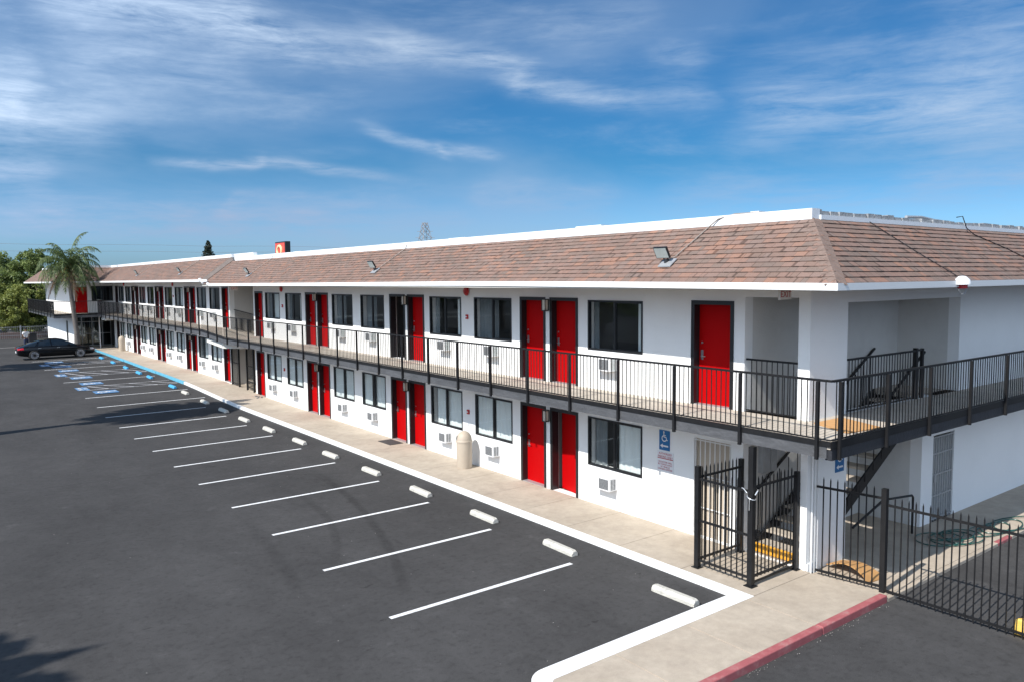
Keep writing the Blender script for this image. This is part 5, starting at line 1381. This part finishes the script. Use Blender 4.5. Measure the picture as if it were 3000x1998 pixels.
for a,b,wd,s_ in STREAKS:
    el_=a[1]
    dx,dy=b[0]-a[0],b[1]-a[1]; L2_=dx*dx+dy*dy
    pa=t.nodes.new('ShaderNodeVectorMath'); pa.operation='SUBTRACT'; t.links.new(wp.outputs[0],pa.inputs[0]); pa.inputs[1].default_value=(a[0],a[1],0)
    dt=t.nodes.new('ShaderNodeVectorMath'); dt.operation='DOT_PRODUCT'; t.links.new(pa.outputs[0],dt.inputs[0]); dt.inputs[1].default_value=(dx/L2_,dy/L2_,0)
    cl=t.nodes.new('ShaderNodeClamp'); t.links.new(dt.outputs['Value'],cl.inputs[0])
    sc=t.nodes.new('ShaderNodeVectorMath'); sc.operation='SCALE'; sc.inputs[0].default_value=(dx,dy,0); t.links.new(cl.outputs[0],sc.inputs['Scale'])
    sb=t.nodes.new('ShaderNodeVectorMath'); sb.operation='DISTANCE'; t.links.new(pa.outputs[0],sb.inputs[0]); t.links.new(sc.outputs[0],sb.inputs[1])
    q_=mth('DIVIDE',sb.outputs['Value'],wd*1.25); v=mth('EXPONENT',mth('MULTIPLY',mth('MULTIPLY',q_,q_),-1.))
    iso=(abs(a[0]-.2136)<.01 or abs(a[0]-.3207)<.01 or abs(a[0]-.4541)<.01 or abs(a[0]-.5752)<.01)
    if not iso: v=mth('MULTIPLY',v,mth('MULTIPLY',mr(dt.outputs['Value'],-.25,.25,.25,1),mr(dt.outputs['Value'],.75,1.25,1,.25)))
    elif a[0] in (.2136,.4541): v=mth('MULTIPLY',v,mr(dt.outputs['Value'],-.1,.5,0,1))
    else: v=mth('MULTIPLY',v,mr(dt.outputs['Value'],.4,1.05,1,0))
    v=mth('MULTIPLY',v,s_*(.95 if el_>.2 else 1.15))
    tot=v if tot is None else mth('SUBTRACT',mth('ADD',tot,v),mth('MULTIPLY',tot,v))
fine=noise(9.,(1,6.,1),10.,.68,3.)
cl1=mth('MULTIPLY',tot,mr(fine.outputs['Fac'],.32,.66,.15,1.3,False))
wis=noise(3.0,(1,4.2,1),10.,.64,4.7)
cl2=mr(wis.outputs['Fac'],.47,.82,0,.34)
vd=t.nodes.new('ShaderNodeVectorMath'); vd.operation='DOT_PRODUCT'; t.links.new(tc.outputs['Generated'],vd.inputs[0]); vd.inputs[1].default_value=tuple(fw)
hz=noise(2.1,(1,1.6,1),8.,.6,9.)      # unseen cloud added behind the camera to brighten shaded walls
cl2=mth('ADD',cl2,mth('MULTIPLY',mr(vd.outputs['Value'],.62,-.2,0,1.),mth('MULTIPLY',mr(hz.outputs['Fac'],.35,.62,.45,1.),mr(el,.35,.85,1.,.0))))     # kept low so that ground shadows stay dark
vl=noise(1.6,(1,3.,1),6.,.55,12.)
veil=mth('MULTIPLY',mr(vl.outputs['Fac'],.36,.62,0,.38),mr(el,.0,.34,1,.35))
cl2=mth('ADD',cl2,veil)
mask=mth('MINIMUM',mth('ADD',cl1,cl2),.9)
# deepen the blue of a polarised sky
hs=t.nodes.new('ShaderNodeHueSaturation'); hs.inputs['Saturation'].default_value=1.0; hs.inputs['Value'].default_value=1.0; hs.inputs['Hue'].default_value=.5
t.links.new(sky.outputs[0],hs.inputs['Color'])
tint=t.nodes.new('ShaderNodeMix'); tint.data_type='RGBA'; tint.blend_type='MULTIPLY'; tint.inputs['Factor'].default_value=1; t.links.new(hs.outputs[0],tint.inputs['A']); tg=t.nodes.new('ShaderNodeMix'); tg.data_type='RGBA'; t.links.new(mr(el,.03,.15,0,1),tg.inputs['Factor']); tg.inputs['A'].default_value=(.74,1.22,1.85,1); tg.inputs['B'].default_value=(.27,.76,1.12,1); t.links.new(tg.outputs['Result'],tint.inputs['B'])
# cloud colour: bright on top, lavender grey low down
cm=t.nodes.new('ShaderNodeMix'); cm.data_type='RGBA'; cm.inputs['A'].default_value=(3.7,4.7,6.7,1); cm.inputs['B'].default_value=(5.6,6.9,8.7,1); t.links.new(mr(el,.05,.20,0,1),cm.inputs['Factor'])
mx=t.nodes.new('ShaderNodeMix'); mx.data_type='RGBA'; t.links.new(mask,mx.inputs['Factor']); t.links.new(tint.outputs['Result'],mx.inputs['A']); 
dsn=t.nodes.new('ShaderNodeVectorMath'); dsn.operation='DOT_PRODUCT'; t.links.new(tc.outputs['Generated'],dsn.inputs[0]); dsn.inputs[1].default_value=tuple(-trav)
gl=mr(dsn.outputs['Value'],-.2,.9,1.1,3.0,False)     # cloud brightened towards the sun to lift the light on shaded walls
cs_=t.nodes.new('ShaderNodeVectorMath'); cs_.operation='SCALE'; t.links.new(cm.outputs['Result'],cs_.inputs[0]); t.links.new(gl,cs_.inputs['Scale']); t.links.new(cs_.outputs[0],mx.inputs['B'])
t.links.new(mx.outputs['Result'],bg.inputs[0]); bg.inputs[1].default_value=.075
v=S.view_settings; v.view_transform='Standard'; v.look='None'; v.exposure=.3; v.gamma=1; v.use_curve_mapping=False
S.render.engine='CYCLES'; S.cycles.transparent_max_bounces=8; S.cycles.max_bounces=6; S.cycles.diffuse_bounces=3; S.cycles.glossy_bounces=3
